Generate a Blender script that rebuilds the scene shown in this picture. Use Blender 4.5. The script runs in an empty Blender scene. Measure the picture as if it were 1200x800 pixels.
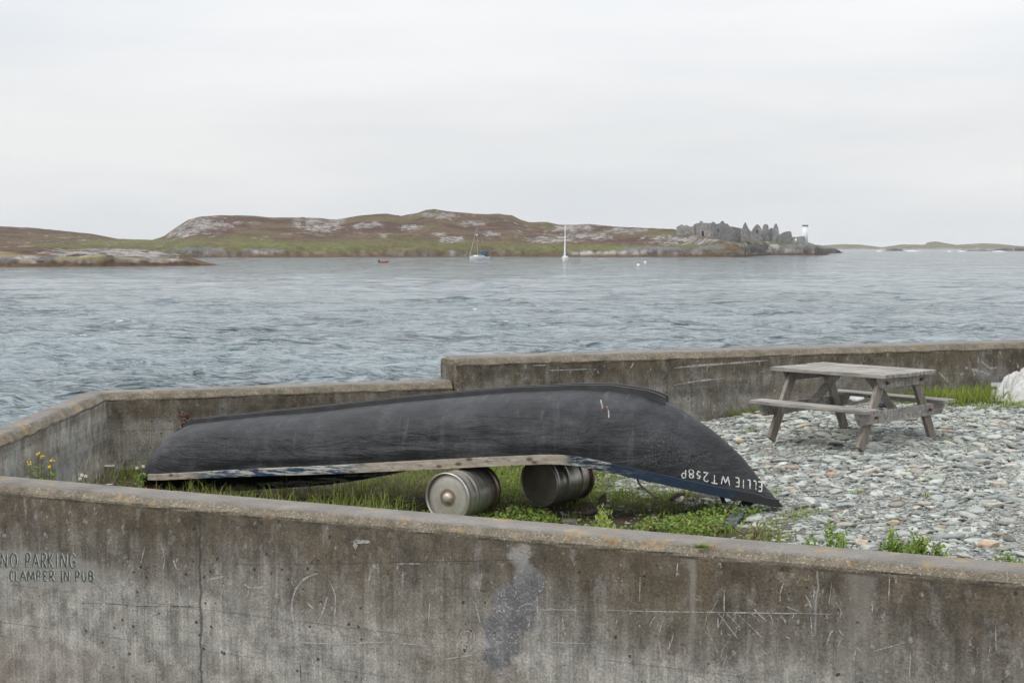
import bpy, bmesh, math, random
import numpy as np
from mathutils import Vector, Matrix
from mathutils.bvhtree import BVHTree
from math import sin, cos, pi, radians as R
random.seed(7); rng = np.random.default_rng(11)
SC = bpy.context.scene; COL = SC.collection

# ------------------------------------------------------------------ camera, sky, sun, exposure
F = 1200 * 50 / 36; CZ = 4.5; TH = math.atan(110 / F)      # focal length in photo pixels, eye height over the sea, pitch
cam = bpy.data.cameras.new('camera'); camo = bpy.data.objects.new('camera', cam); COL.objects.link(camo)
cam.lens = 50; cam.sensor_width = 36; cam.clip_start = .1; cam.clip_end = 30000
camo.location = (0, 0, CZ); camo.rotation_euler = (pi / 2 - TH, 0, 0); SC.camera = camo
SUN_EL, SUN_AZ = R(50), R(-125)        # azimuth from +Y, clockwise: the sun stands behind the camera to the left
w = bpy.data.worlds.new('World'); SC.world = w; w.use_nodes = True
nt = w.node_tree; bg = nt.nodes['Background']; bg.inputs[1].default_value = .1
sky = nt.nodes.new('ShaderNodeTexSky'); sky.sky_type = 'NISHITA'; sky.sun_disc = False
sky.sun_elevation = SUN_EL; sky.sun_rotation = SUN_AZ; sky.air_density = 1; sky.dust_density = 2
hs = nt.nodes.new('ShaderNodeHueSaturation'); hs.inputs['Saturation'].default_value = .45; nt.links.new(sky.outputs[0], hs.inputs['Color'])
tc = nt.nodes.new('ShaderNodeTexCoord'); mp = nt.nodes.new('ShaderNodeMapping'); mp.inputs['Scale'].default_value = (1.3, 1.3, 7.5)
nz = nt.nodes.new('ShaderNodeTexNoise'); nz.inputs['Scale'].default_value = 1.6; nz.inputs['Detail'].default_value = 5; nz.inputs['Roughness'].default_value = .5
cr = nt.nodes.new('ShaderNodeValToRGB'); e = cr.color_ramp.elements
e[0].position = .34; e[0].color = (.765, .80, .835, 1); e[1].position = .62; e[1].color = (.91, .912, .915, 1)
sc10 = nt.nodes.new('ShaderNodeVectorMath'); sc10.operation = 'SCALE'; sc10.inputs['Scale'].default_value = 10
mx = nt.nodes.new('ShaderNodeMix'); mx.data_type = 'RGBA'; mx.inputs[0].default_value = .9
nt.links.new(tc.outputs['Generated'], mp.inputs[0]); nt.links.new(mp.outputs[0], nz.inputs['Vector']); nt.links.new(nz.outputs[0], cr.inputs[0])
nt.links.new(cr.outputs[0], sc10.inputs[0]); nt.links.new(hs.outputs[0], mx.inputs[6]); nt.links.new(sc10.outputs[0], mx.inputs[7]); 
sx_ = nt.nodes.new('ShaderNodeSeparateXYZ'); nt.links.new(tc.outputs['Generated'], sx_.inputs[0])      # an overcast sky is brightest overhead
mr = nt.nodes.new('ShaderNodeMapRange'); mr.inputs[1].default_value = .08; mr.inputs[2].default_value = 1; mr.inputs[3].default_value = 1; mr.inputs[4].default_value = 2.3; nt.links.new(sx_.outputs[2], mr.inputs[0])
zs = nt.nodes.new('ShaderNodeVectorMath'); zs.operation = 'SCALE'; nt.links.new(mx.outputs[2], zs.inputs[0]); nt.links.new(mr.outputs[0], zs.inputs['Scale']); nt.links.new(zs.outputs[0], bg.inputs[0])
sl = bpy.data.lights.new('sun', 'SUN'); sl.energy = 1.4; sl.angle = R(16); sl.color = (1, .96, .9)
so = bpy.data.objects.new('sun', sl); COL.objects.link(so)
sd = Vector((sin(SUN_AZ) * cos(SUN_EL), cos(SUN_AZ) * cos(SUN_EL), sin(SUN_EL)))
so.rotation_euler = sd.to_track_quat('Z', 'Y').to_euler(); so.location = sd * 60
vs = SC.view_settings; vs.view_transform = 'Standard'; vs.look = 'None'; vs.exposure = 0; vs.gamma = 1; vs.use_curve_mapping = False
SC.render.engine = 'CYCLES'; SC.cycles.use_denoising = True; SC.cycles.max_bounces = 10; SC.cycles.transmission_bounces = 10; SC.cycles.diffuse_bounces = 3; SC.cycles.glossy_bounces = 3; SC.cycles.denoising_prefilter = 'ACCURATE'; SC.cycles.volume_bounces = 0
SC.cycles.transparent_max_bounces = 8

# ------------------------------------------------------------------ helpers
def ray(px, py):
    u, v = (px - 600) / F, (400 - py) / F
    return np.array([u, cos(TH) + v * sin(TH), -sin(TH) + v * cos(TH)])
def at_z(px, py, z):
    d = ray(px, py); t = (z - CZ) / d[2]; return Vector(d * t + np.array([0, 0, CZ]))
def at_y(px, py, Y):
    d = ray(px, py); return Vector(d * (Y / d[1]) + np.array([0, 0, CZ]))
def lerp(x, pts):
    return np.interp(x, [p[0] for p in pts], [p[1] for p in pts])
def sstep(a, b, x):
    t = np.clip((x - a) / (b - a), 0, 1); return t * t * (3 - 2 * t)
def hash2(i, j, s):
    n = (i * 374761393 + j * 668265263 + s * 982451653) & 0x7fffffff
    n = ((n ^ (n >> 13)) * 1274126177) & 0x7fffffff
    return ((n ^ (n >> 16)) & 0xffff) / 65535.0
def vnoise(x, y, s=0):
    i = np.floor(x).astype(np.int64); j = np.floor(y).astype(np.int64); fx, fy = x - i, y - j
    fx = fx * fx * (3 - 2 * fx); fy = fy * fy * (3 - 2 * fy)
    a = hash2(i, j, s); b = hash2(i + 1, j, s); c = hash2(i, j + 1, s); d = hash2(i + 1, j + 1, s)
    return (a + (b - a) * fx) * (1 - fy) + (c + (d - c) * fx) * fy
def fbm(x, y, s=0, oct=4, gain=.5):
    x = np.asarray(x, float); y = np.asarray(y, float); r = 0; a = 1; t = 0
    for k in range(oct):
        r = r + a * vnoise(x * 2 ** k + 17.3 * k, y * 2 ** k + 9.1 * k, s + k); t += a; a *= gain
    return r / t

def tag(o, label=None, cat=None, group=None, kind=None):
    for k, v in (('label', label), ('category', cat), ('group', group), ('kind', kind)):
        if v: o[k] = v
    return o
def link(name, me, m=None, parent=None):
    o = bpy.data.objects.new(name, me); COL.objects.link(o)
    if m: me.materials.append(m)
    if parent: o.parent = parent
    return o
def empty(name, loc=(0, 0, 0), rz=0):
    o = bpy.data.objects.new(name, None); COL.objects.link(o); o.location = loc; o.rotation_euler = (0, 0, rz); o.empty_display_size = .1
    return o
def mesh(name, V, Fs, m=None, parent=None, smooth=False, cols=None, attrs=None):
    me = bpy.data.meshes.new(name)
    V = np.asarray(V, dtype=np.float32).reshape(-1, 3)
    if isinstance(Fs, np.ndarray):
        n, k = Fs.shape; me.vertices.add(len(V)); me.vertices.foreach_set('co', V.ravel())
        me.loops.add(n * k); me.polygons.add(n)
        me.loops.foreach_set('vertex_index', Fs.astype(np.int32).ravel())
        me.polygons.foreach_set('loop_start', np.arange(0, n * k, k, dtype=np.int32)); me.polygons.foreach_set('loop_total', np.full(n, k, np.int32))
        me.update(calc_edges=True); me.validate()
    else:
        me.from_pydata([tuple(map(float, v)) for v in V], [], Fs)
    if smooth: me.polygons.foreach_set('use_smooth', [True] * len(me.polygons))
    if cols is not None:
        a = me.color_attributes.new('tint', 'FLOAT_COLOR', 'POINT')
        c = np.ones((len(V), 4), np.float32); c[:, :3] = cols; a.data.foreach_set('color', c.ravel())
    for k, v in (attrs or {}).items():
        a = me.attributes.new(k, 'FLOAT', 'POINT'); a.data.foreach_set('value', np.asarray(v, np.float32))
    me.update()
    return link(name, me, m, parent)
def grid_faces(nr, nc, closed=False):
    i, j = np.meshgrid(np.arange(nr - 1), np.arange(nc if closed else nc - 1), indexing='ij')
    a = i * nc + j; b = i * nc + (j + 1) % nc
    return np.stack([a, b, b + nc, a + nc], -1).reshape(-1, 4)
class MB:                                      # collects boxes, beams and lathes, then links them as ONE mesh object
    def __init__(s): s.V = []; s.F = []
    def add(s, V, Fs):
        o = len(s.V); s.V += [Vector(v) for v in V]; s.F += [tuple(i + o for i in f) for f in Fs]; return s
    def box(s, a, b, M=None):
        V = [Vector((x, y, z)) for z in (a[2], b[2]) for y in (a[1], b[1]) for x in (a[0], b[0])]
        if M is not None: V = [M @ v for v in V]
        return s.add(V, [(0, 2, 3, 1), (4, 5, 7, 6), (0, 1, 5, 4), (2, 6, 7, 3), (0, 4, 6, 2), (1, 3, 7, 5)])
    def beam(s, p, q, wd, th, side=(0, 0, 1)):   # a plank from p to q; wd measured across 'side'
        p, q = Vector(p), Vector(q); d = (q - p).normalized(); sd_ = Vector(side); sd_ = (sd_ - d * sd_.dot(d)).normalized(); n = d.cross(sd_)
        M = Matrix(((d.x, n.x, sd_.x, p.x), (d.y, n.y, sd_.y, p.y), (d.z, n.z, sd_.z, p.z), (0, 0, 0, 1)))
        return s.box((0, -th / 2, -wd / 2), ((q - p).length, th / 2, wd / 2), M)
    def tube(s, pts, rad, n=8):
        pts = [Vector(p) for p in pts]; rr = rad if hasattr(rad, '__len__') else [rad] * len(pts); V = []; up = Vector((.13, .21, 1))
        for k, p in enumerate(pts):
            d = (pts[min(k + 1, len(pts) - 1)] - pts[max(k - 1, 0)]).normalized(); a = d.cross(up).normalized(); b = d.cross(a)
            V += [p + (a * cos(2 * pi * i / n) + b * sin(2 * pi * i / n)) * rr[k] for i in range(n)]
        Fs = [(k * n + i, k * n + (i + 1) % n, (k + 1) * n + (i + 1) % n, (k + 1) * n + i) for k in range(len(pts) - 1) for i in range(n)]
        Fs += [tuple(range(n))[::-1], tuple((len(pts) - 1) * n + i for i in range(n))]
        return s.add(V, Fs)
    def lathe(s, prof, n=40, axis='z', off=(0, 0, 0)):
        V = []
        for r_, h in prof:
            for i in range(n):
                c, sn = r_ * cos(2 * pi * i / n), r_ * sin(2 * pi * i / n)
                V.append(Vector(off) + (Vector((c, sn, h)) if axis == 'z' else Vector((h, c, sn))))
        return s.add(V, [(k * n + i, k * n + (i + 1) % n, (k + 1) * n + (i + 1) % n, (k + 1) * n + i) for k in range(len(prof) - 1) for i in range(n)])
    def build(s, name, m, parent=None, smooth=False, bevel=0):
        o = mesh(name, [tuple(v) for v in s.V], s.F, m, parent, smooth)
        bm = bmesh.new(); bm.from_mesh(o.data); bmesh.ops.recalc_face_normals(bm, faces=bm.faces); bm.to_mesh(o.data); bm.free()
        if bevel:
            b = o.modifiers.new('bevel', 'BEVEL'); b.width = bevel; b.segments = 2; b.limit_method = 'ANGLE'
        return o

class Mat:
    def __init__(s, name, rough=.8, coord='Object', spec=.5):
        m = bpy.data.materials.new(name); m.use_nodes = True; s.m = m; s.nt = m.node_tree; s.b = s.nt.nodes['Principled BSDF']
        s.b.inputs['Roughness'].default_value = rough; s.b.inputs['Specular IOR Level'].default_value = spec
        s.co = s.nt.nodes.new('ShaderNodeTexCoord').outputs[coord]
    def set(s, sock, v):
        if isinstance(v, bpy.types.NodeSocket): s.nt.links.new(v, sock)
        elif hasattr(v, '__len__') and sock.type == 'RGBA' and len(v) == 3: sock.default_value = (*v, 1)
        elif v is not None: sock.default_value = v
    def map(s, scale=(1, 1, 1), loc=(0, 0, 0), rot=(0, 0, 0), vec=None):
        n = s.nt.nodes.new('ShaderNodeMapping'); s.set(n.inputs[0], vec or s.co); n.inputs['Scale'].default_value = scale; n.inputs['Location'].default_value = loc; n.inputs['Rotation'].default_value = rot
        return n.outputs[0]
    def noise(s, scale, detail=5, rough=.55, vec=None, dist=0):
        n = s.nt.nodes.new('ShaderNodeTexNoise'); s.set(n.inputs['Vector'], vec or s.co); n.inputs['Scale'].default_value = scale
        n.inputs['Detail'].default_value = detail; n.inputs['Roughness'].default_value = rough; n.inputs['Distortion'].default_value = dist
        return n.outputs[0]
    def voro(s, scale, feature='F1', vec=None, out='Distance'):
        n = s.nt.nodes.new('ShaderNodeTexVoronoi'); n.feature = feature; s.set(n.inputs['Vector'], vec or s.co); n.inputs['Scale'].default_value = scale
        return n.outputs[out]
    def ramp(s, fac, stops):
        n = s.nt.nodes.new('ShaderNodeValToRGB'); s.set(n.inputs[0], fac); el = n.color_ramp.elements
        while len(el) < len(stops): el.new(.5)
        for q, (p, c) in zip(el, stops):
            q.position = p; q.color = (c, c, c, 1) if not hasattr(c, '__len__') else (*c, 1)
        return n.outputs[0]
    def mix(s, fac, a, b, mode='MIX'):
        n = s.nt.nodes.new('ShaderNodeMix'); n.data_type = 'RGBA'; n.blend_type = mode; s.set(n.inputs[0], fac); s.set(n.inputs[6], a); s.set(n.inputs[7], b)
        return n.outputs[2]
    def math(s, op, a, b=None, clamp=False):
        n = s.nt.nodes.new('ShaderNodeMath'); n.operation = op; n.use_clamp = clamp; s.set(n.inputs[0], a); s.set(n.inputs[1], b); return n.outputs[0]
    def band(s, v, a, b):                       # 0 at a, 1 at b, smooth
        n = s.nt.nodes.new('ShaderNodeMapRange'); n.interpolation_type = 'SMOOTHSTEP'; s.set(n.inputs[0], v); n.inputs[1].default_value = a; n.inputs[2].default_value = b; return n.outputs[0]
    def attr(s, name, out='Color'):
        n = s.nt.nodes.new('ShaderNodeAttribute'); n.attribute_name = name; return n.outputs[out]
    def sep(s, vec=None):
        n = s.nt.nodes.new('ShaderNodeSeparateXYZ'); s.set(n.inputs[0], vec or s.co); return n.outputs
    def bump(s, h, strength=.5, dist=.01, normal=None):
        n = s.nt.nodes.new('ShaderNodeBump'); n.inputs['Strength'].default_value = strength; n.inputs['Distance'].default_value = dist; s.set(n.inputs['Height'], h)
        if normal: s.set(n.inputs['Normal'], normal)
        s.set(s.b.inputs['Normal'], n.outputs[0]); return n.outputs[0]
    def col(s, c): s.set(s.b.inputs['Base Color'], c); return s
def plain(name, c, rough=.7, metal=0, var=.25, scale=9):
    M = Mat(name, rough); n = M.noise(scale, 6)
    M.col(M.mix(1, c, M.ramp(n, [(.25, 1 - var), (.75, 1 + var)]), 'MULTIPLY')); M.b.inputs['Metallic'].default_value = metal; return M.m

# ------------------------------------------------------------------ shape of the quay floor
def ground(x, y):
    return CZ - lerp(x, [(-6, 2.40), (-3, 2.37), (-1, 2.33), (1, 2.29), (2.3, 2.19), (3.2, 2.06), (6, 2.0), (16, 1.95)])
NW_TOP, NW_T = 2.7, .32                       # near wall: height of its top, thickness
A0 = at_z(0, 556, NW_TOP); A1 = at_z(1200, 658, NW_TOP)
nwx = (A1 - A0).normalized(); nwx.z = 0; nwy = Vector((-nwx.y, nwx.x, 0))          # along the wall, and away from the camera
NWP = A0 - nwy * NW_T; NWP.z = 0; NW_YAW = math.atan2(nwx.y, nwx.x)
FW_TOP, LW_TOP = 3.2, 2.93
B0 = at_z(557, 419, FW_TOP); B1 = at_z(1200, 400.5, FW_TOP)
fwx = (B1 - B0).normalized(); fwy = Vector((-fwx.y, fwx.x, 0)); FWP = Vector((B0.x, B0.y, 0)); FW_YAW = math.atan2(fwx.y, fwx.x)
C0 = at_z(121, 462, LW_TOP)
D0 = at_z(0, 513, LW_TOP)

# ------------------------------------------------------------------ materials
def s_warp(M, sc, amt):
    n = M.nt.nodes.new('ShaderNodeTexNoise'); M.nt.links.new(M.co, n.inputs['Vector']); n.inputs['Scale'].default_value = sc; n.inputs['Detail'].default_value = 4
    a = M.nt.nodes.new('ShaderNodeVectorMath'); a.operation = 'MULTIPLY_ADD'; M.nt.links.new(n.outputs['Color'], a.inputs[0]); a.inputs[1].default_value = (amt * 2,) * 3; M.nt.links.new(M.co, a.inputs[2]); return a.outputs[0]
def concrete(name, top, seed=0, boards=0, light_z=None, features=None, lichen=.5, dark=1.0, topdark=.4):
    M = Mat(name, .88, spec=.3); off = M.map(loc=(seed * 13.7, seed * 5.1, seed * 3.3)); x, y, z = M.sep()
    n1 = M.noise(1.1, 7, .6, off); n2 = M.noise(7, 6, .65, off); n3 = M.noise(60, 4, .7, off)
    st = M.noise(1, 5, .6, M.map((9, 9, .55), (seed, 0, 0), vec=off)); st2 = M.noise(1, 3, .6, M.map((55, 55, 1.6), (seed, 3, 0), vec=off))
    k = dark
    c = M.ramp(n1, [(.3, (.105 * k, .096 * k, .082 * k)), (.5, (.18 * k, .168 * k, .147 * k)), (.7, (.27 * k, .255 * k, .228 * k))])
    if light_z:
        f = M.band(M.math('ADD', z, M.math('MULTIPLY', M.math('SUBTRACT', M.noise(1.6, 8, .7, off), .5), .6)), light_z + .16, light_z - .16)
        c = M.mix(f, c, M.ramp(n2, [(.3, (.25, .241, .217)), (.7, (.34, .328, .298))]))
    c = M.mix(1, c, M.ramp(st, [(.3, .84), (.5, 1), (.72, 1.12)]), 'MULTIPLY')
    c = M.mix(.8, c, M.ramp(st2, [(.32, .74), (.5, 1), (.7, 1.22)]), 'MULTIPLY')
    c = M.mix(1, c, M.ramp(n2, [(.3, .72), (.5, 1), (.7, 1.25)]), 'MULTIPLY')
    if boards:
        zb_ = M.noise(1, 2, .5, M.map((.12, .12, 5.5), (seed, 4, 4))); c = M.mix(boards, c, M.ramp(zb_, [(.36, .6), (.45, 1), (.5, .85), (.6, 1.3)]), 'MULTIPLY')
        pt = M.noise(1, 6, .6, M.map((1.3, 1.3, 1.8), (seed * 2, 1, 3))); c = M.mix(M.math('MULTIPLY', M.ramp(pt, [(.55, 0), (.575, 1)]), .75 * boards), c, M.ramp(n2, [(.3, (.21, .222, .215)), (.7, (.34, .35, .338))]))
    # damp brown growth under the coping, running down in tongues
    d = M.math('ADD', M.math('SUBTRACT', top, z), M.math('MULTIPLY', M.math('SUBTRACT', st, .5), .9))
    f = M.math('MULTIPLY', M.band(d, topdark + .1, topdark - .3), .8)
    c = M.mix(f, c, M.ramp(n2, [(.3, (.045, .037, .027)), (.7, (.135, .107, .072))]))
    c = M.mix(M.math('MULTIPLY', M.ramp(M.noise(.9, 5, .6, M.map(loc=(4 + seed, 8, 2))), [(.52, 0), (.60, 1)]), .28), c, (.15, .115, .07))
    bl = M.noise(1, 10, .68, M.map((7, 7, 4.2), (seed, 6, 1))); c = M.mix(M.math('MULTIPLY', M.ramp(bl, [(.51, 0), (.56, 1)]), .38), c, M.mix(1, c, (.5, .48, .45), 'MULTIPLY'))
    bl2 = M.noise(1, 10, .7, M.map((7, 7, 3.6), (seed, 1, 7))); c = M.mix(M.math('MULTIPLY', M.ramp(bl2, [(.54, 0), (.62, 1)]), .3), c, (.33, .325, .305))
    # fine grain, pits, white scrapes
    c = M.mix(1, c, M.ramp(n3, [(.3, .6), (.5, 1), (.7, 1.45)]), 'MULTIPLY')
    g = M.voro(34, vec=off); pit = M.math('MULTIPLY', M.band(g, .17, .1), M.ramp(M.noise(2.3, 3, .5, M.map(loc=(1, 5, seed))), [(.5, 0), (.62, 1)]))
    g2 = M.voro(11, vec=s_warp(M, 30, .012)); pit2 = M.math('MULTIPLY', M.band(g2, .15, .10), M.ramp(M.noise(1.6, 4, .6, M.map(loc=(6, 2, seed))), [(.5, 0), (.56, 1)])); pit = M.math('MAXIMUM', pit, pit2)
    c = M.mix(M.math('MULTIPLY', pit, .85), c, (.04, .037, .033))
    wsp = M.ramp(M.noise(17, 8, .75, M.map((1, 1, .7), vec=off)), [(.6, 0), (.65, 1)])
    c = M.mix(M.math('MULTIPLY', wsp, .55), c, (.42, .41, .39))
    # pour lines left by the shuttering
    for zz, amp in ((top - .42, .5), (top - .78, .4), (top - 1.08, .4)):
        ln = M.band(M.math('ABSOLUTE', M.math('SUBTRACT', M.math('ADD', z, M.math('MULTIPLY', M.math('SUBTRACT', n1, .5), .02)), zz)), .007, .002)
        c = M.mix(M.math('MULTIPLY', M.math('MULTIPLY', ln, amp), M.ramp(M.noise(1.3, 3, .5, M.map(loc=(zz * 9, 0, 0))), [(.4, 0), (.6, 1)])), c, (.07, .065, .06))
    if features: c = features(M, c, x, z, n1, n2, n3)
    # exposed aggregate on the chamfer, smoother trowelled top
    ag = M.voro(120, out='Color', vec=off); agf = M.sep(ag)[0]
    cha = M.ramp(agf, [(.1, (.13, .108, .078)), (.5, (.175, .15, .112)), (.9, (.21, .184, .142)), (.985, (.32, .30, .25))])
    cha = M.mix(1, cha, M.ramp(n2, [(.3, .6), (.6, 1.1)]), 'MULTIPLY')
    c = M.mix(M.band(z, top - .098, top - .08), c, cha)
    tp = M.mix(1, M.ramp(M.noise(3, 6, .6, off), [(.3, (.14, .13, .118)), (.7, (.235, .222, .205))]), M.ramp(n3, [(.3, .8), (.7, 1.2)]), 'MULTIPLY')
    c = M.mix(M.band(z, top - .022, top - .008), c, tp)
    li = M.math('MULTIPLY', M.ramp(M.noise(5, 6, .7, M.map(loc=(seed, 2, 9))), [(.58, 0), (.64, 1)]), M.math('MULTIPLY', M.band(z, top - .2, top - .05), lichen))
    c = M.mix(li, c, M.ramp(n2, [(.4, (.3, .17, .05)), (.6, (.36, .27, .13))]))
    M.col(c)
    h = M.math('ADD', M.math('MULTIPLY', n2, .5), M.math('MULTIPLY', n3, .35)); h = M.math('SUBTRACT', h, M.math('MULTIPLY', pit, .6))
    h = M.math('ADD', h, M.math('MULTIPLY', M.math('MULTIPLY', agf, M.band(z, top - .098, top - .08)), .45))
    M.bump(h, .75, .014); return M.m

def nw_local(px, py):                          # photo point on the near wall's face -> (along, height)
    d = ray(px, py); n = np.array(nwy); t = (np.array(NWP) - np.array([0, 0, CZ])) @ n / (d @ n); p = d * t + np.array([0, 0, CZ])
    return float((Vector(p) - NWP).dot(nwx)), float(p[2])
def nw_features(M, c, x, z, n1, n2, n3):
    wob = M.math('SUBTRACT', M.noise(7, 6, .65, M.map(loc=(3, 1, 2))), .5); wob2 = M.math('SUBTRACT', M.noise(2.2, 5, .6, M.map(loc=(7, 1, 4))), .5)
    f = None                                   # the torn patch where the skin has come away to dark gravel
    for (px, py, rx, ry) in ((608, 652, .085, .10), (618, 682, .10, .14), (603, 712, .14, .14), (590, 742, .13, .13), (583, 770, .09, .11)):
        X, Z = nw_local(px, py)
        a = M.math('DIVIDE', M.math('SUBTRACT', x, X), rx); b = M.math('DIVIDE', M.math('SUBTRACT', z, Z), ry)
        q = M.math('ADD', M.math('MULTIPLY', a, a), M.math('MULTIPLY', b, b)); f = q if f is None else M.math('MINIMUM', f, q)
    f = M.math('ADD', f, M.math('ADD', M.math('MULTIPLY', wob, 4.2), M.math('MULTIPLY', wob2, 2.2))); f = M.math('MULTIPLY', M.band(f, 1.5, .9), .85)
    ag = M.sep(M.voro(95, out='Color', vec=M.map(loc=(2, 2, 2))))[0]
    pc = M.mix(1, M.ramp(ag, [(.2, (.11, .11, .115)), (.6, (.15, .152, .158)), (.92, (.205, .21, .215)), (.985, (.33, .33, .33))]), M.ramp(n2, [(.3, .65), (.7, 1.45)]), 'MULTIPLY')
    Xt, Zt = nw_local(612, 652); pc = M.mix(M.band(z, Zt - .14, Zt + .02), pc, M.ramp(n3, [(.35, (.2, .195, .185)), (.65, (.34, .335, .32))]))
    c = M.mix(f, c, pc)
    X0, _ = nw_local(234, 640)                 # the vertical joint
    jx = M.math('SUBTRACT', M.math('ADD', x, M.math('MULTIPLY', wob, .09)), X0)
    c = M.mix(M.math('MULTIPLY', M.band(M.math('ABSOLUTE', jx), .016, .004), .7), c, (.045, .042, .038))
    for px, wd, k, lo in ((612, .07, .22, 2.3), (1010, .12, .3, 1.9), (812, .03, .35, 2.0), (75, .018, .5, 2.35), (30, .015, .4, 2.3), (958, .008, .6, 2.1)):
        X, _ = nw_local(px, 640)
        q = M.band(M.math('ABSOLUTE', M.math('SUBTRACT', M.math('ADD', x, M.math('MULTIPLY', wob2, .1)), X)), wd, wd * .3)
        c = M.mix(M.math('MULTIPLY', M.math('MULTIPLY', q, k), M.band(M.math('ADD', z, wob), lo, lo + .3)), c, (.36, .345, .315))
    Xa, Za = nw_local(60, 668)                 # rubbed paler ground behind the painted words
    a = M.math('DIVIDE', M.math('SUBTRACT', x, Xa), .62); b = M.math('DIVIDE', M.math('SUBTRACT', z, Za), .16)
    q = M.math('ADD', M.math('ADD', M.math('MULTIPLY', a, a), M.math('MULTIPLY', b, b)), M.math('MULTIPLY', wob2, 1.6))
    c = M.mix(M.math('MULTIPLY', M.band(q, 1.15, .5), .6), c, M.ramp(n2, [(.3, (.22, .215, .195)), (.7, (.33, .325, .3))]))
    lo = M.band(M.math('ADD', z, M.math('MULTIPLY', wob2, .2)), 1.58, 1.46)
    return M.mix(M.math('MULTIPLY', M.math('MULTIPLY', lo, M.band(x, 2.6, .6)), .2), c, (.2, .15, .11))
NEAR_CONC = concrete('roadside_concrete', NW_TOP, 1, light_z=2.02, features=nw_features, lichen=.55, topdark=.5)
FAR_CONC = concrete('sea_wall_concrete', FW_TOP, 2, .55, light_z=None, lichen=.3, dark=.92, topdark=.45)
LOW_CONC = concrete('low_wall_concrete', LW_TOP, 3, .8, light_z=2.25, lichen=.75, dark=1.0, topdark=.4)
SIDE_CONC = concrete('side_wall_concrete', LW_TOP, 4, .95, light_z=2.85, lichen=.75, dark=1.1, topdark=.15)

def wood(name, c0, c1, axis_scale=(2.2, 26, 26), rough=.85, dark=(.06, .045, .035)):
    M = Mat(name, rough, spec=.25); g = M.noise(1, 8, .7, M.map(axis_scale)); n = M.noise(3, 4)
    c = M.ramp(g, [(.3, c0), (.7, c1)]); c = M.mix(1, c, M.ramp(n, [(.3, .75), (.7, 1.2)]), 'MULTIPLY')
    kn = M.math('MULTIPLY', M.band(M.voro(1, vec=M.map((3, 9, 9))), .16, .06), .8); c = M.mix(kn, c, dark)
    M.col(c); M.bump(g, .5, .004); return M.m
TABLE_WOOD = wood('weathered_grey_timber', (.115, .104, .092), (.39, .372, .345))
LEG_WOOD = wood('weathered_leg_timber', (.12, .102, .085), (.31, .278, .24), (26, 26, 2.2))

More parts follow.
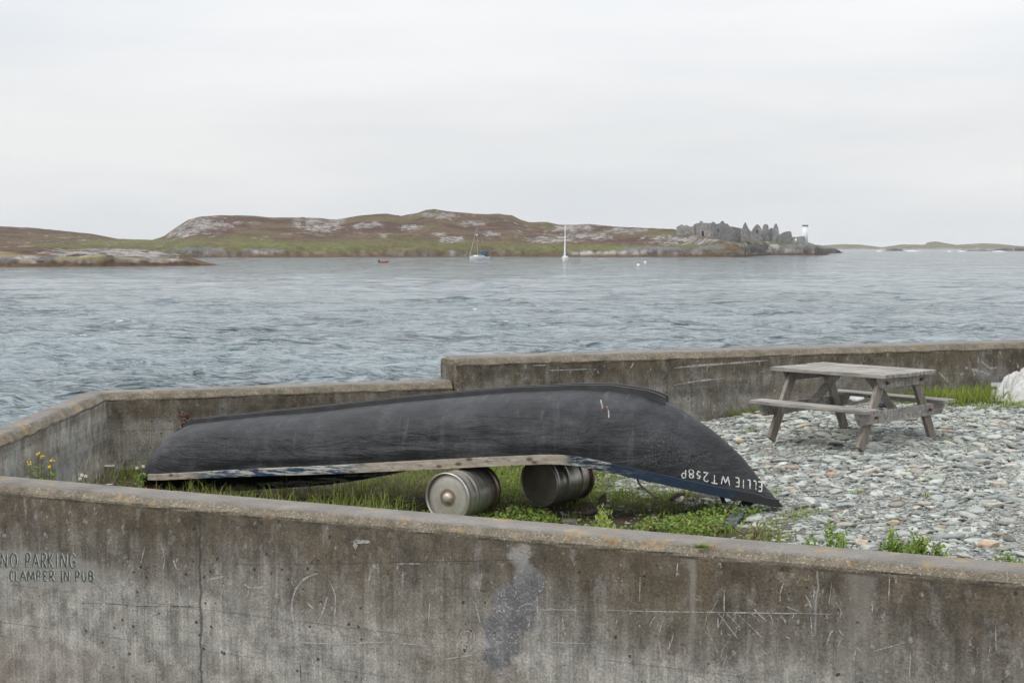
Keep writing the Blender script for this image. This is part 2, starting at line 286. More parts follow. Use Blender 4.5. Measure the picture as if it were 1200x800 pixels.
# ------------------------------------------------------------------ sea
def make_sea():
    M = Mat('sea_water', .12, spec=.5); M.b.inputs['IOR'].default_value = 1.33
    tint = M.noise(1, 5, .65, M.map((.012, .05, .03))); foam = M.attr('foam', 'Fac')
    fn = M.noise(1, 6, .7, M.map((1.6, 2.4, 2.4)))
    ff = M.band(M.math('ADD', foam, M.math('MULTIPLY', M.math('SUBTRACT', fn, .5), 1.3)), .5, .75)
    c = M.ramp(tint, [(.35, (.195, .243, .266)), (.65, (.23, .277, .298))])
    M.col(M.mix(ff, c, (.75, .77, .78))); M.set(M.b.inputs['Roughness'], M.mix(ff, (.1, .1, .1), (.9, .9, .9)))
    h1 = M.noise(1, 9, .68, M.map((.55, 1.5, 1)), .6); h2 = M.noise(1, 10, .57, M.map((.03, .05, 1)), .3)
    def ridged(sx, sy, det, off):
        n = M.noise(1, det, .55, M.map((sx, sy, 1), off, (0, 0, R(6))), .5); q = M.math('SUBTRACT', 1, M.math('ABSOLUTE', M.math('SUBTRACT', M.math('MULTIPLY', n, 4), 2)), True)
        return M.math('POWER', q, 2.6)
    yy = M.sep()[1]; gust = M.band(M.noise(1, 4, .6, M.map((.03, .08, 1), (9, 2, 0))), .36, .62)
    r1 = ridged(.20, .62, 3, (0, 0, 0)); r1b = ridged(.55, 1.5, 3, (5, 3, 0)); r2 = ridged(.11, .15, 3, (3, 8, 0)); r3 = ridged(.075, .05, 3, (7, 1, 0))
    r1 = M.math('MULTIPLY', r1, M.math('ADD', .25, M.math('MULTIPLY', gust, 1.2))); r2 = M.math('MULTIPLY', r2, M.math('ADD', .3, M.math('MULTIPLY', M.band(M.noise(1, 3, .6, M.map((.02, .05, 1), (2, 9, 0))), .35, .65), 1.2)))
    nearf = M.band(yy, 260, 80); hh = M.math('MULTIPLY', M.math('ADD', M.math('MULTIPLY', r1, .6), M.math('MULTIPLY', r1b, .18)), M.math('ADD', .15, nearf))
    hh = M.math('ADD', hh, M.math('MULTIPLY', r2, M.math('MULTIPLY', M.band(yy, 60, 180), 2.6))); hh = M.math('ADD', hh, M.math('MULTIPLY', r3, M.math('MULTIPLY', M.band(yy, 110, 320), 6.0))); hh = M.math('ADD', hh, M.math('MULTIPLY', ridged(.045, .018, 3, (2, 4, 0)), M.math('MULTIPLY', M.band(yy, 200, 480), 20)))
    hh = M.math('ADD', hh, M.math('MULTIPLY', h2, .9))
    b1 = M.bump(hh, 1, 1.0); M.bump(M.math('MULTIPLY', h1, M.math('ADD', .2, nearf)), .6, .10, b1)
    rows = np.r_[np.linspace(650, 232, 90), np.arange(230, .8, -.45)]; Y = CZ * F / rows
    u = np.r_[np.linspace(-.95, -.46, 60), np.linspace(-.45, .45, 900), np.linspace(.46, .95, 60)]
    YY, UU = np.meshgrid(Y, u, indexing='ij'); XX = UU * YY; dY = np.gradient(Y)[:, None]
    Z = np.zeros_like(XX); dx = np.zeros_like(XX); dy = np.zeros_like(XX)
    r = np.random.default_rng(5); lam = np.exp(r.uniform(np.log(.6), np.log(11), 72))
    for L in lam:
        th = r.normal(-pi / 2 + .25, .55); k = 2 * pi / L; a = .0088 * L ** .86 * (1 if L < 3.2 else (3.2 / L) ** 1.05)
        ph = r.uniform(0, 2 * pi); fade = np.clip(1.4 - dY / (L * .36), 0, 1)
        p = k * (XX * cos(th) + YY * sin(th)) + ph + 2.2 * (fbm(XX / (L * 3.1), YY / (L * 3.1), int(L * 100), 2) - .5) * 2
        Z += fade * a * np.sin(p); dx += fade * a * cos(th) * np.cos(p) * 1.15; dy += fade * a * sin(th) * np.cos(p) * 1.15
    Z *= .6 + .9 * fbm(XX / 12, YY / 9, 99, 3)
    # breaking crests
    foam = np.clip((Z - .19) * 6, 0, .6) * (fbm(XX / 2, YY / 2, 3, 3) > .55)
    p = at_z(137, 388, 0); q = at_z(240, 392, 0)
    for (cx, cy, lx, ly, st) in [(p.x, p.y, 1.9, .45, .8), (p.x + 2.6, p.y - .8, 2.6, .3, .62), (q.x, q.y, 2.6, .4, .5)]:
        foam = np.maximum(foam, st * np.exp(-((XX - cx) / lx) ** 2 - ((YY - cy) / ly) ** 2))
    for k in range(70):
        py = 293 + 120 * r.random() ** 1.7; P = at_z(r.uniform(-60, 1260) if k < 70 else r.uniform(620, 1260), py, 0); yy = P.y
        if yy > 2500: continue
        lx = r.uniform(.35, .9) * (yy / 120) ** .5; ly = max(.22, yy * yy / (CZ * F) * .5)
        sel = (np.abs(XX - P.x) < 4 * lx) & (np.abs(YY - yy) < 4 * ly)
        foam[sel] = np.maximum(foam[sel], r.uniform(.4, .68) * np.exp(-((XX[sel] - P.x) / lx) ** 2 - ((YY[sel] - yy) / ly) ** 2))
    V = np.stack([XX + dx, YY + dy, Z], -1).reshape(-1, 3)
    o = mesh('sea', V, grid_faces(len(Y), len(u))[:, ::-1], M.m, None, True, attrs={'foam': foam.ravel()}); tag(o, kind='structure')
make_sea()

# ------------------------------------------------------------------ land across the water
def land_mat():
    M = Mat('moorland', .95, spec=.1); t = M.attr('tint'); n = M.noise(.35, 6, .7); n2 = M.noise(.06, 5, .6)
    c = M.mix(1, t, M.ramp(n, [(.28, .5), (.5, 1), (.72, 1.5)]), 'MULTIPLY'); M.col(M.mix(.7, c, M.ramp(n2, [(.3, .8), (.7, 1.2)]), 'MULTIPLY'))
    M.bump(n, .8, .8); return M.m
LAND = land_mat()
HEATH = np.array([.068, .040, .031]); HEATH2 = np.array([.10, .068, .042]); GRASSC = np.array([.098, .102, .038]); OLIVE = np.array([.105, .088, .042]); ROCK = np.array([.29, .278, .265]); DROCK = np.array([.16, .155, .16]); WEED = np.array([.105, .062, .034]); STRAW = np.array([.21, .175, .10])
def terrain(name, pxs, shore, sky_, depth, outcrops=(), prof=None, seed=0, green=(), nrow=130, rockh=2.6, dark=(), weed=.9, back=60, rough=1.0, straw=0):
    px = np.asarray(pxs, float); ys = np.array([CZ * F / max(lerp(p, shore) - 290, .5) for p in px])
    yr = ys + lerp(px, depth); us = (px - 600) / F
    zr = np.array([at_y(p, lerp(p, sky_), y).z for p, y in zip(px, yr)])
    t = np.r_[np.linspace(-.12, 0, 5)[:-1], np.linspace(0, .1, 26)[:-1], np.linspace(.1, 1, nrow), 1 + np.linspace(.05, 1, 12)]
    T, U = np.meshgrid(t, us, indexing='ij'); YS, YR, ZR = ys[None], yr[None], zr[None]
    YY = np.where(T <= 1, YS + (YR - YS) * T, YR + (T - 1) * back); XX = U * YY
    prof = prof or [(-.12, -1.5), (0, -.1), (.012, .06), (.05, .11), (.3, .22), (.65, .62), (.9, .93), (1, 1)]
    rock0 = sstep(0, .03, T) * rockh * np.clip(ZR / 4, 0, 1) * (.15 + 1.6 * fbm(XX / 7, YY / 14, seed + 40, 5))
    base = lerp(T, prof) * (ZR - 0) ; 
    nz = (fbm(XX / 45, YY / 45, seed, 5) - .5)
    Z = np.where(T < 0, T * 12, np.maximum(base, 0) + rock0 * sstep(.5, .08, T)) + nz * 3.2 * rough * sstep(.05, .3, T) * sstep(1.0, .75, T) * np.clip(ZR / 14, 0, 1)
    Z = np.where(T > 1, ZR * (1 - sstep(1.0, 2, T) * 1.1) - .1, Z)
    Z = Z + (fbm(XX / 6, YY / 6, seed + 9, 4) - .5) * 1.3 * rough * sstep(.0, .04, T) * (.4 + .6 * sstep(1.02, .8, T)) * np.clip(ZR / 10, .15, 1)
    PX = np.broadcast_to(px[None], T.shape); PY = 290 - (Z - CZ) / YY * F
    rgh = fbm(XX / 14, YY / 14, seed + 3, 5); rg2 = fbm(XX / 3.2, YY / 3.2, seed + 5, 4)
    c = HEATH + (HEATH2 - HEATH) * sstep(.4, .62, rgh)[..., None]
    mixin = lambda c, m, k: c + (np.asarray(k) - c) * np.clip(m, 0, 1)[..., None]
    c = mixin(c, sstep(.52, .66, fbm(XX / 30, YY / 30, seed + 7, 4)) * .6, OLIVE)
    g = sstep(.42, .16, T + (rgh - .5) * .5) * (Z > .9)
    c = mixin(c, g * .85, OLIVE + (GRASSC - OLIVE) * sstep(.42, .56, fbm(XX / 40, YY / 40, seed + 8, 3))[..., None])
    for (a, b, rx, ry, s_) in green: c = mixin(c, s_ * .8 * sstep(1.3, .6, ((PX - a) / rx) ** 2 + ((PY - b) / ry) ** 2 + (rgh - .5) * 3), GRASSC * 1.1)
    for (a, b, rx, ry, s_) in dark: c = mixin(c, s_ * sstep(1.3, .7, ((PX - a) / rx) ** 2 + ((PY - b) / ry) ** 2 + (rg2 - .5) * 2), DROCK * .8)
    if straw: c = mixin(c, straw * sstep(.45, .2, T + (rgh - .5) * .4), STRAW)
    om = np.zeros_like(T)
    for (a, b, rx, ry, s_) in outcrops:
        om = np.maximum(om, s_ * sstep(1.1, .7, ((PX - a) / rx) ** 2 + ((PY - b) / ry) ** 2 + (rg2 - .5) * 6.5))
    om *= .85; om = np.maximum(om, .7 * sstep(.66, .73, fbm(XX / 5, YY / 4, seed + 21, 4)) * sstep(.3, .5, T) * (fbm(XX / 40, YY / 40, seed + 22, 2) > .52))
    rockcol = DROCK * .7 + (ROCK * 1.0 - DROCK * .7) * sstep(.36, .56, fbm(XX / 2.6, YY / 4, seed + 11, 4))[..., None]
    c = mixin(c, om, rockcol); Z = Z + om * 1.1 * (rg2 - .2)
    band = sstep(rockh * 1.35, rockh * .8, Z + (rg2 - .5) * 2.2) * sstep(.35, .15, T); c = mixin(c, band * (.35 + .65 * sstep(.40, .55, fbm(XX / 22, YY / 30, seed + 61, 4))), rockcol * (1.05 - .6 * sstep(.40, .60, fbm(XX / 6, YY / 9, seed + 63, 4)))[..., None])
    c = mixin(c, sstep(weed, weed * .6, Z + (rg2 - .5) * .5) * sstep(.3, .1, T), WEED)
    V = np.stack([XX, YY, Z], -1).reshape(-1, 3)
    return tag(mesh(name, V, grid_faces(len(t), len(px))[:, ::-1], LAND, None, True, cols=c.reshape(-1, 3)), kind='structure')
SKYL = [(-500, 262), (-200, 263), (0, 265), (40, 267), (80, 271), (110, 274), (140, 280), (180, 281), (193, 277), (210, 265), (222, 258), (235, 254), (260, 252), (300, 253), (320, 255), (345, 255), (370, 255.5), (395, 257.5), (420, 253), (440, 251), (455, 250.5), (470, 253), (490, 249.5), (500, 246), (510, 245), (522, 247), (530, 248), (555, 250.5), (575, 251), (585, 250.5), (600, 252.5), (612, 258), (620, 260.5), (640, 260), (655, 263), (670, 263.5), (690, 262.5), (720, 265.5), (750, 267), (790, 268.5), (800, 273), (830, 278), (850, 284), (870, 292), (900, 298)]
OUT = [(240, 263, 26, 7, 1), (215, 271, 18, 6, 1), (205, 275, 12, 3, .9), (366, 264, 12, 7, 1), (385, 266, 13, 5, 1), (396, 260, 8, 3, .9), (350, 262, 6, 5, .8), (425, 265, 9, 3, .9), (440, 263, 8, 3, .8), (482, 267, 10, 3, 1), (505, 253, 10, 2.5, .9), (522, 254, 14, 3, .9), (532, 281, 13, 3, 1), (515, 275, 7, 2, .8), (555, 262, 14, 3, .8), (575, 275, 8, 3, .8), (665, 268, 14, 4, 1), (680, 268, 12, 5, 1), (650, 281, 26, 3.5, 1), (690, 277, 22, 3.5, 1), (625, 281, 10, 2, .8), (728, 271, 14, 3, .9), (748, 270, 10, 2, .8), (790, 281, 30, 4.5, 1), (815, 283, 22, 3, 1), (450, 276, 6, 2, .8), (300, 262, 6, 2, .6), (280, 262, 5, 2, .7)]
terrain('hills', np.r_[np.arange(-520, -20, 8), np.arange(-20, 901, 1.15)], [(-520, 301), (230, 302), (300, 301.5), (600, 301), (850, 301.2), (872, 301.2), (885, 299.6), (900, 299)], SKYL,
        [(-520, 420), (200, 330), (500, 330), (700, 260), (790, 170), (830, 60), (870, 16), (900, 8)], OUT, seed=3,
        green=[(180, 284, 80, 5, 1), (330, 288, 70, 4, .9), (420, 292, 60, 3, .8), (700, 290, 110, 3, .95), (760, 275, 40, 3, .5), (520, 290, 30, 4, .6), (290, 282, 30, 5, .8), (820, 288, 40, 4, .8)],
        dark=[(230, 292, 30, 2.5, .9), (770, 292, 50, 3, .9), (830, 290, 20, 3, .7), (310, 293, 26, 2, .8)])
HSK = [(770, 296), (785, 284), (800, 276.5), (815, 276.5), (835, 277.5), (850, 276.5), (862, 275.5), (880, 276), (900, 276.5), (912, 278.5), (925, 281), (935, 283), (946, 284), (953, 286), (960, 290), (968, 296), (975, 300)]
terrain('headland', np.arange(772, 974, .7), [(772, 300.2), (860, 299.6), (900, 299), (955, 299), (966, 298.7), (975, 298.5)], HSK, [(772, 60), (850, 90), (930, 60), (975, 6)],
        [(895, 283, 5, 5, 1), (905, 290, 5, 3, 1), (855, 287, 12, 4, .8), (930, 283, 6, 2, .7), (870, 288, 12, 3, .7)], seed=31,
        prof=[(-.12, -1.5), (0, -.1), (.012, .08), (.08, .30), (.35, .62), (.7, .92), (1, 1)], green=[(900, 282, 30, 4, .7), (935, 287, 16, 3, .7), (848, 284, 12, 4, .8)],
        dark=[(840, 290, 30, 3, .8), (900, 292, 30, 4, .8), (930, 292, 30, 4, .9), (950, 288, 12, 4, .9), (880, 290, 12, 4, .7)], nrow=90, rockh=3.2, weed=1.3, rough=.7)
terrain('point', np.arange(940, 990, .7), [(940, 297), (990, 296.4)], [(940, 296), (948, 286.5), (960, 287), (968, 290), (975, 290.5), (982, 293), (988, 297)], [(940, 30), (990, 10)], seed=51, nrow=40,
        dark=[(965, 292, 40, 9, 1)], rockh=2, weed=1.0, rough=.7, prof=[(-.12, -1.5), (0, 0), (.05, .3), (.5, .8), (1, 1)])
terrain('spit', np.r_[np.arange(-560, -40, 8), np.arange(-40, 262, 1.0)], [(-560, 313), (0, 313), (120, 312.3), (255, 311.2), (262, 311.2)],
        [(-560, 274), (-100, 276), (-20, 280), (0, 283), (30, 287.5), (60, 289.5), (75, 293), (85, 294), (105, 292.3), (130, 291.8), (148, 293.2), (160, 292.8), (180, 295), (200, 297), (215, 300), (230, 304), (250, 309), (262, 312.5)],
        [(-560, 140), (0, 90), (60, 45), (200, 34), (262, 12)], [(140, 296, 60, 4.5, 1), (90, 297, 40, 4, .9), (185, 299, 26, 3, .9), (30, 303, 40, 3, .8)], seed=71, nrow=70,
        prof=[(-.12, -1.5), (0, -.1), (.03, .1), (.2, .3), (.55, .7), (1, 1)], rockh=1.5, weed=1.15, rough=.55, straw=.9)
for pts, Yd, sd_ in ((([(930, 292), (955, 288.3), (985, 286.2), (1005, 286.4), (1020, 288.2), (1032, 289.8), (1045, 288), (1058, 286.3), (1082, 287), (1086, 284), (1095, 282.7), (1105, 284.6), (1120, 287), (1150, 285), (1170, 286), (1190, 288), (1215, 290), (1260, 287), (1330, 286), (1420, 291)]), 4200, 81),):
    terrain('island', np.arange(930, 1420, 2.2), [(930, 290 + CZ * F / Yd), (1420, 290 + CZ * F / Yd)], pts, [(930, 300), (1420, 300)], seed=sd_, nrow=30, rockh=3, rough=3, back=300,
            prof=[(-.12, -1.5), (0, 0), (.05, .25), (.3, .5), (1, 1)], green=[(1100, 287, 200, 4, .6)])
for nm, pts, py0, sd_ in (('skerry', [(1035, 294.5), (1038, 291.6), (1045, 290.6), (1052, 291.2), (1056, 292), (1059, 294.5)], 293.9, 91), ('skerry', [(1120, 294.6), (1126, 292.9), (1140, 292.5), (1150, 292), (1158, 293.2), (1166, 291.8), (1176, 289.8), (1186, 291), (1196, 289.3), (1210, 289), (1240, 291), (1262, 294)], 294, 95)):
    terrain(nm, np.arange(pts[0][0], pts[-1][0], .8), [(0, py0), (1400, py0)], pts, [(0, 40), (1400, 40)], seed=sd_, nrow=20, rockh=2.5, rough=1, weed=.4, dark=[(1110, 292, 200, 12, 1)], prof=[(-.12, -1.5), (0, 0), (.06, .3), (.4, .8), (1, 1)])
FOAM = plain('surf_foam', (.62, .65, .67), .9)
for (px, py, wx) in ((1068, 294, 16), (1030, 294.1, 6), (1127, 294.2, 10), (1170, 294.3, 16), (1112, 294.4, 4)):
    P = at_z(px, py + .1, .4); h = wx * P.y / F; n = 40; V = []
    for i in range(n):
        xx = -h / 2 + h * i / (n - 1); hh = .7 * (1 - (2 * i / (n - 1) - 1) ** 2) * (.5 + random.random())
        V += [(P.x + xx, P.y - 8, -.2), (P.x + xx, P.y - 2 + random.random() * 3, .25 + hh * .8), (P.x + xx, P.y + 12, -.2)]
    tag(mesh('surf', V, [(3 * i + j, 3 * i + 3 + j, 3 * i + 4 + j, 3 * i + 1 + j) for i in range(n - 1) for j in (0, 1)], FOAM, None, True), kind='stuff')

# ------------------------------------------------------------------ haze
def make_haze():
    b = MB().box((-9700, -60, -30), (9700, 9700, 37)); o = b.build('haze', None); tag(o, kind='stuff')
    m = bpy.data.materials.new('haze'); m.use_nodes = True; n = m.node_tree; n.nodes.remove(n.nodes['Principled BSDF'])
    v = n.nodes.new('ShaderNodeVolumePrincipled'); v.inputs['Color'].default_value = (.95, .97, 1, 1); v.inputs['Density'].default_value = .00007
    n.links.new(v.outputs[0], n.nodes['Material Output'].inputs['Volume']); o.data.materials.append(m)
make_haze()

# ------------------------------------------------------------------ ruined fort and beacon on the headland
STONE = Mat('ruin_stone', .95, spec=.1); _n = STONE.noise(.9, 6, .7); _v = STONE.voro(1.7, out='Color'); _w = STONE.noise(.22, 5, .65)
STONE.col(STONE.mix(.3, STONE.ramp(_n, [(.3, (.10, .10, .105)), (.7, (.32, .31, .30))]), STONE.mix(1, STONE.ramp(STONE.sep(_v)[0], [(0, .6), (1, 1.3)]), (.3, .29, .28), 'MULTIPLY'))); STONE.col(STONE.mix(1, STONE.b.inputs['Base Color'].links[0].from_socket, STONE.ramp(_w, [(.35, .75), (.5, 1), (.65, 1.2)]), 'MULTIPLY')); STONE.bump(_n, .5, .12); STONE = STONE.m
def slab(name, out, Yf, thick, parent, m=STONE, jag=.14):
    pts = []
    for k, (a, b) in enumerate(out):
        c, d = out[(k + 1) % len(out)]; n = max(1, int(math.hypot(c - a, d - b) / 1.3))
        pts += [(a + (c - a) * i / n + (random.uniform(-jag, jag) if i else 0), b + (d - b) * i / n + (random.uniform(-jag, jag) if i else 0)) for i in range(n)]
    V = [at_y(a, b, Yf(a)) for a, b in pts]; n = len(V); V2 = [v + Vector((thick * .1, thick, 0)) for v in V]
    Fs = [tuple(range(n))[::-1], tuple(range(n, 2 * n))] + [(i, (i + 1) % n, n + (i + 1) % n, n + i) for i in range(n)]
    bm = MB().add(V + V2, Fs); return bm.build(name, m, parent)
fort = tag(empty('castle_ruin', at_y(850, 280, 810)), 'roofless grey stone fort ruin with a row of pointed gables on the headland', 'castle ruin')
FI = Matrix.Translation(-fort.location)
def fpart(*a, **k):
    o = slab(*a, **k); o.data.transform(FI); o.parent = fort; return o
fpart('tower_wall', [(792, 281), (793, 266), (796, 264.5), (798, 263), (800.5, 263.2), (801, 264.8), (803.5, 264), (805, 263.6), (807, 265), (809, 265.8), (812, 264.8), (814, 263.6), (814.5, 281)], lambda p: 800 - (p - 792) * .25, 9, None)
fpart('curtain_wall', [(812, 282), (813, 263), (817, 261.6), (820, 261.2), (820.5, 259), (823.6, 259.4), (824, 261.2), (829, 261.3), (833.2, 261.5), (833.4, 285), (826, 284), (825, 277), (824.8, 271.5), (823.5, 270.2), (822.4, 271.5), (822.3, 283)], lambda p: 797 - (p - 812) * .75, 2, None, jag=.12)
fpart('curtain_wall', [(833.4, 286), (833.4, 261.5), (835, 260), (837.4, 260.2), (838, 262), (841, 262.4), (844, 261.2), (845.5, 259), (848, 259.2), (849, 261.6), (853, 262.4), (855, 265), (860, 265.8), (866, 267), (872, 268.5), (872, 283)], lambda p: 781.5 + (p - 833) * .9, 2.5, None)
fpart('doorway_dark_panel', [(822.2, 284), (822.3, 271.5), (823.5, 270.4), (824.9, 271.5), (825.1, 284)], lambda p: 789.5, .5, None, plain('doorway_shade_paint', (.03, .028, .026), .9), 0)  # dark panel filling the notch, the doorway's shade painted as colour
for wx, wy in ((842, 269.5), (851, 270.5), (862, 272.5), (887.5, 271)): fpart('window_dark_slab', [(wx - .9, wy + 2.2), (wx - .9, wy - 1.6), (wx + .9, wy - 1.6), (wx + .9, wy + 2.2)], lambda p: (781.5 + (p - 833) * .9 if p < 872 else 800) - .25, .6, None, plain('opening_shade_paint', (.03, .03, .032), .9), 0)  # dark slabs on the wall face, painting the shade of window openings
fpart('doorway_backing', [(816, 283), (816, 264), (832, 264), (832, 285)], lambda p: 806, 2, None)  # added slab that blocks the bright view through the doorway
for k, (o_, y_) in enumerate([([(868, 283), (868.4, 269.5), (870.5, 267), (872, 262.5), (873.5, 260), (875, 263), (877, 267.5), (880, 271), (880, 283)], 806), ([(879.5, 283), (880, 272), (883, 267.5), (886, 263.5), (887.8, 262.5), (890, 264.5), (893, 269), (893.5, 283)], 800),
        ([(893, 283), (893.5, 270), (894.5, 264.5), (896, 262.8), (899, 262.8), (900.5, 265), (901, 270), (901.5, 283)], 805), ([(901, 283), (901.5, 269.5), (903, 267.2), (905, 266.8), (906, 269), (906.5, 283)], 810),
        ([(905.5, 284), (906.2, 270), (907.5, 264), (909, 262), (910.5, 262.4), (912, 267), (913, 273), (913.2, 284)], 800)]):
    fpart('gable_wall', o_, lambda p, y_=y_: y_, 3, None)
fpart('broken_wall', [(912, 286), (914, 274.5), (918, 272.5), (921, 271.5), (926, 271), (927.5, 272.5), (928.5, 278), (931, 278.5), (931, 286)], lambda p: 795 + (p - 912) * .4, 4, None)
fpart('arch_wall', [(929, 287), (929.5, 277.5), (934, 277.8), (938, 276.8), (943, 277), (943.8, 281), (944, 289), (935, 288), (934.3, 281), (933.5, 279.2), (932, 279), (931.4, 280.5), (931, 288)], lambda p: 793, 2, None, jag=.08)
lh = tag(empty('beacon_tower', at_y(943.3, 287.5, 815)), 'tall white round beacon tower with a dark cap at the end of the headland', 'beacon')
q = F / 815; MB().lathe([(0, 0), (3.4 / q, 0), (3.15 / q, 22.3 / q), (0, 22.3 / q)], 20).build('tower', plain('white_limewash', (.72, .73, .73), .8, var=.08), lh, True)
MB().lathe([(0, 22.3 / q), (3.7 / q, 22.4 / q), (3.7 / q, 23.4 / q), (3.2 / q, 23.8 / q), (0, 23.9 / q)], 20).build('cap', plain('dark_cap', (.12, .12, .13)), lh)

# ------------------------------------------------------------------ boats out on the water
WHITE = plain('white_gelcoat', (.8, .8, .8), .3, var=.05); SPAR = plain('pale_alloy', (.7, .69, .66), .45, .2, .06); BLUEC = plain('blue_canvas', (.05, .09, .14), .8); DGLASS = plain('dark_window', (.03, .035, .04), .2); GREYM = plain('grey_spar', (.28, .28, .28), .5)
def yacht(loc, yaw, Lh, B, mast, label, spar, cover, mr):
    t = tag(empty('sailing_boat', loc, yaw), label, 'sailing boat', 'sailing boats at moorings in the bay')
    n, m_ = 16, 9; V = []
    for i in range(n):
        s = i / (n - 1); wd = B / 2 * (1 - max(0, (s - .35) / .65) ** 2.2) * (.72 + .28 * min(1, s / .3)) + .02; top = 1.05 + .35 * s * s
        for j in range(m_):
            a = -1 + 2 * j / (m_ - 1); V.append(((s - .5) * Lh + .5 * s * (1 - abs(a)) * 0, wd * np.sign(a) * abs(a) ** .6, -.35 + (top + .35) * abs(a) ** 2.2))
    Fs = [tuple(x) for x in grid_faces(n, m_)] + [tuple(range(m_)), tuple(range((n - 1) * m_, n * m_))[::-1]]
    deck = [(i * m_, (i + 1) * m_, (i + 1) * m_ + m_ - 1, i * m_ + m_ - 1) for i in range(n - 1)]
    MB().add(V, Fs + deck).build('hull', WHITE, t)
    MB().box((-.22 * Lh, -B * .28, 1.1), (.2 * Lh, B * .28, 1.62)).build('cabin', WHITE, t, bevel=.15)
    MB().box((-.12 * Lh, -B * .285, 1.28), (.12 * Lh, B * .285, 1.5)).build('cabin_window', DGLASS, t)
    MB().tube([(.08 * Lh, 0, 1.5), (.08 * Lh, 0, mast)], [mr, mr * .75], 8).build('mast', spar, t)
    MB().tube([(.06 * Lh, 0, 2.5), (-.34 * Lh, 0, 2.55)], .1, 8).build('boom', spar, t)
    MB().tube([(.05 * Lh, 0, 2.8), (-.1 * Lh, 0, 2.85), (-.33 * Lh, 0, 2.72)], [.26, .24, .12], 8).build('sail_cover', cover, t)
    MB().tube([(.5 * Lh, 0, 1.4), (.09 * Lh, 0, mast * .95)], [.12, .05], 6).build('furled_jib', WHITE if spar is SPAR else GREYM, t)
    MB().tube([(-.5 * Lh, 0, 1.2), (.08 * Lh, 0, mast * .98)], .02, 4).build('backstay', GREYM, t)
    MB().box((.07 * Lh, -1.1, mast * .55), (.09 * Lh, 1.1, mast * .55 + .08)).build('spreader', spar, t)
    MB().box((-.3 * Lh, -B * .34, 1.5), (-.14 * Lh, B * .34, 2.5)).build('spray_hood', cover, t, bevel=.3)
    return t
yp = at_z(662.5, 305.6, 0); yacht((yp.x, yp.y, 0), R(-97), 9.5, 2.9, 12.6, 'white sailing boat with a bright pale mast, right of the other yacht', SPAR, plain('dark_grey_canvas', (.09, .1, .12)), .17)
yp = at_z(561, 304.2, 0); yt = yacht((yp.x, yp.y, 0), R(-128), 10.5, 3.2, 12.8, 'white sailing boat with blue canvas covers and a thin grey mast', GREYM, BLUEC, .1)
MB().box((-.45 * 10.5, -1.2, 1.3), (-.3 * 10.5, 1.2, 3.4)).build('cockpit_cover', BLUEC, yt, bevel=.3)
MB().lathe([(0, 8.9), (.42, 8.95), (.42, 9.25), (0, 9.3)], 12, off=(.08 * 10.5 + .3, 0, 0)).build('radar', WHITE, yt)
ORANGE = plain('red_tube', (.34, .06, .035), .6)
yp = at_z(450, 308, 0); t = tag(empty('dinghy', (yp.x, yp.y, 0), R(25)), 'small red dinghy afloat alone left of the two yachts', 'dinghy')
MB().tube([(-1.4, .62, .3), (.2, .68, .3), (1.0, .5, .42), (1.5, 0, .55), (1.0, -.5, .42), (.2, -.68, .3), (-1.4, -.62, .3)], .24, 10).build('tube', ORANGE, t, True)
MB().box((-1.35, -.55, .05), (1.0, .55, .22)).build('floor', DGLASS, t); MB().box((-1.75, -.15, .15), (-1.4, .15, 1.0)).build('outboard_motor', plain('black_cowl', (.03, .03, .03), .4), t, bevel=.06)
MB().box((-.3, -.5, .42), (.1, .5, .5)).build('seat', plain('wood_thwart', (.25, .15, .08)), t)
for (px, py, lab) in ((748, 311.6, 'round white mooring buoy, nearer of two afloat right of the yachts'), (756, 308, 'round white mooring buoy, farther of two afloat right of the yachts')):
    yp = at_z(px, py, 0); t = tag(empty('mooring_buoy', (yp.x, yp.y, 0)), lab, 'buoy', 'white mooring buoys')
    MB().lathe([(.02, -.2), (.22, -.15), (.36, 0), (.4, .2), (.3, .42), (.1, .52), (.02, .54)], 14).build('float', WHITE, t, True)
    MB().tube([(0, 0, .5), (0, 0, .7)], .05, 6).build('ring', GREYM, t)

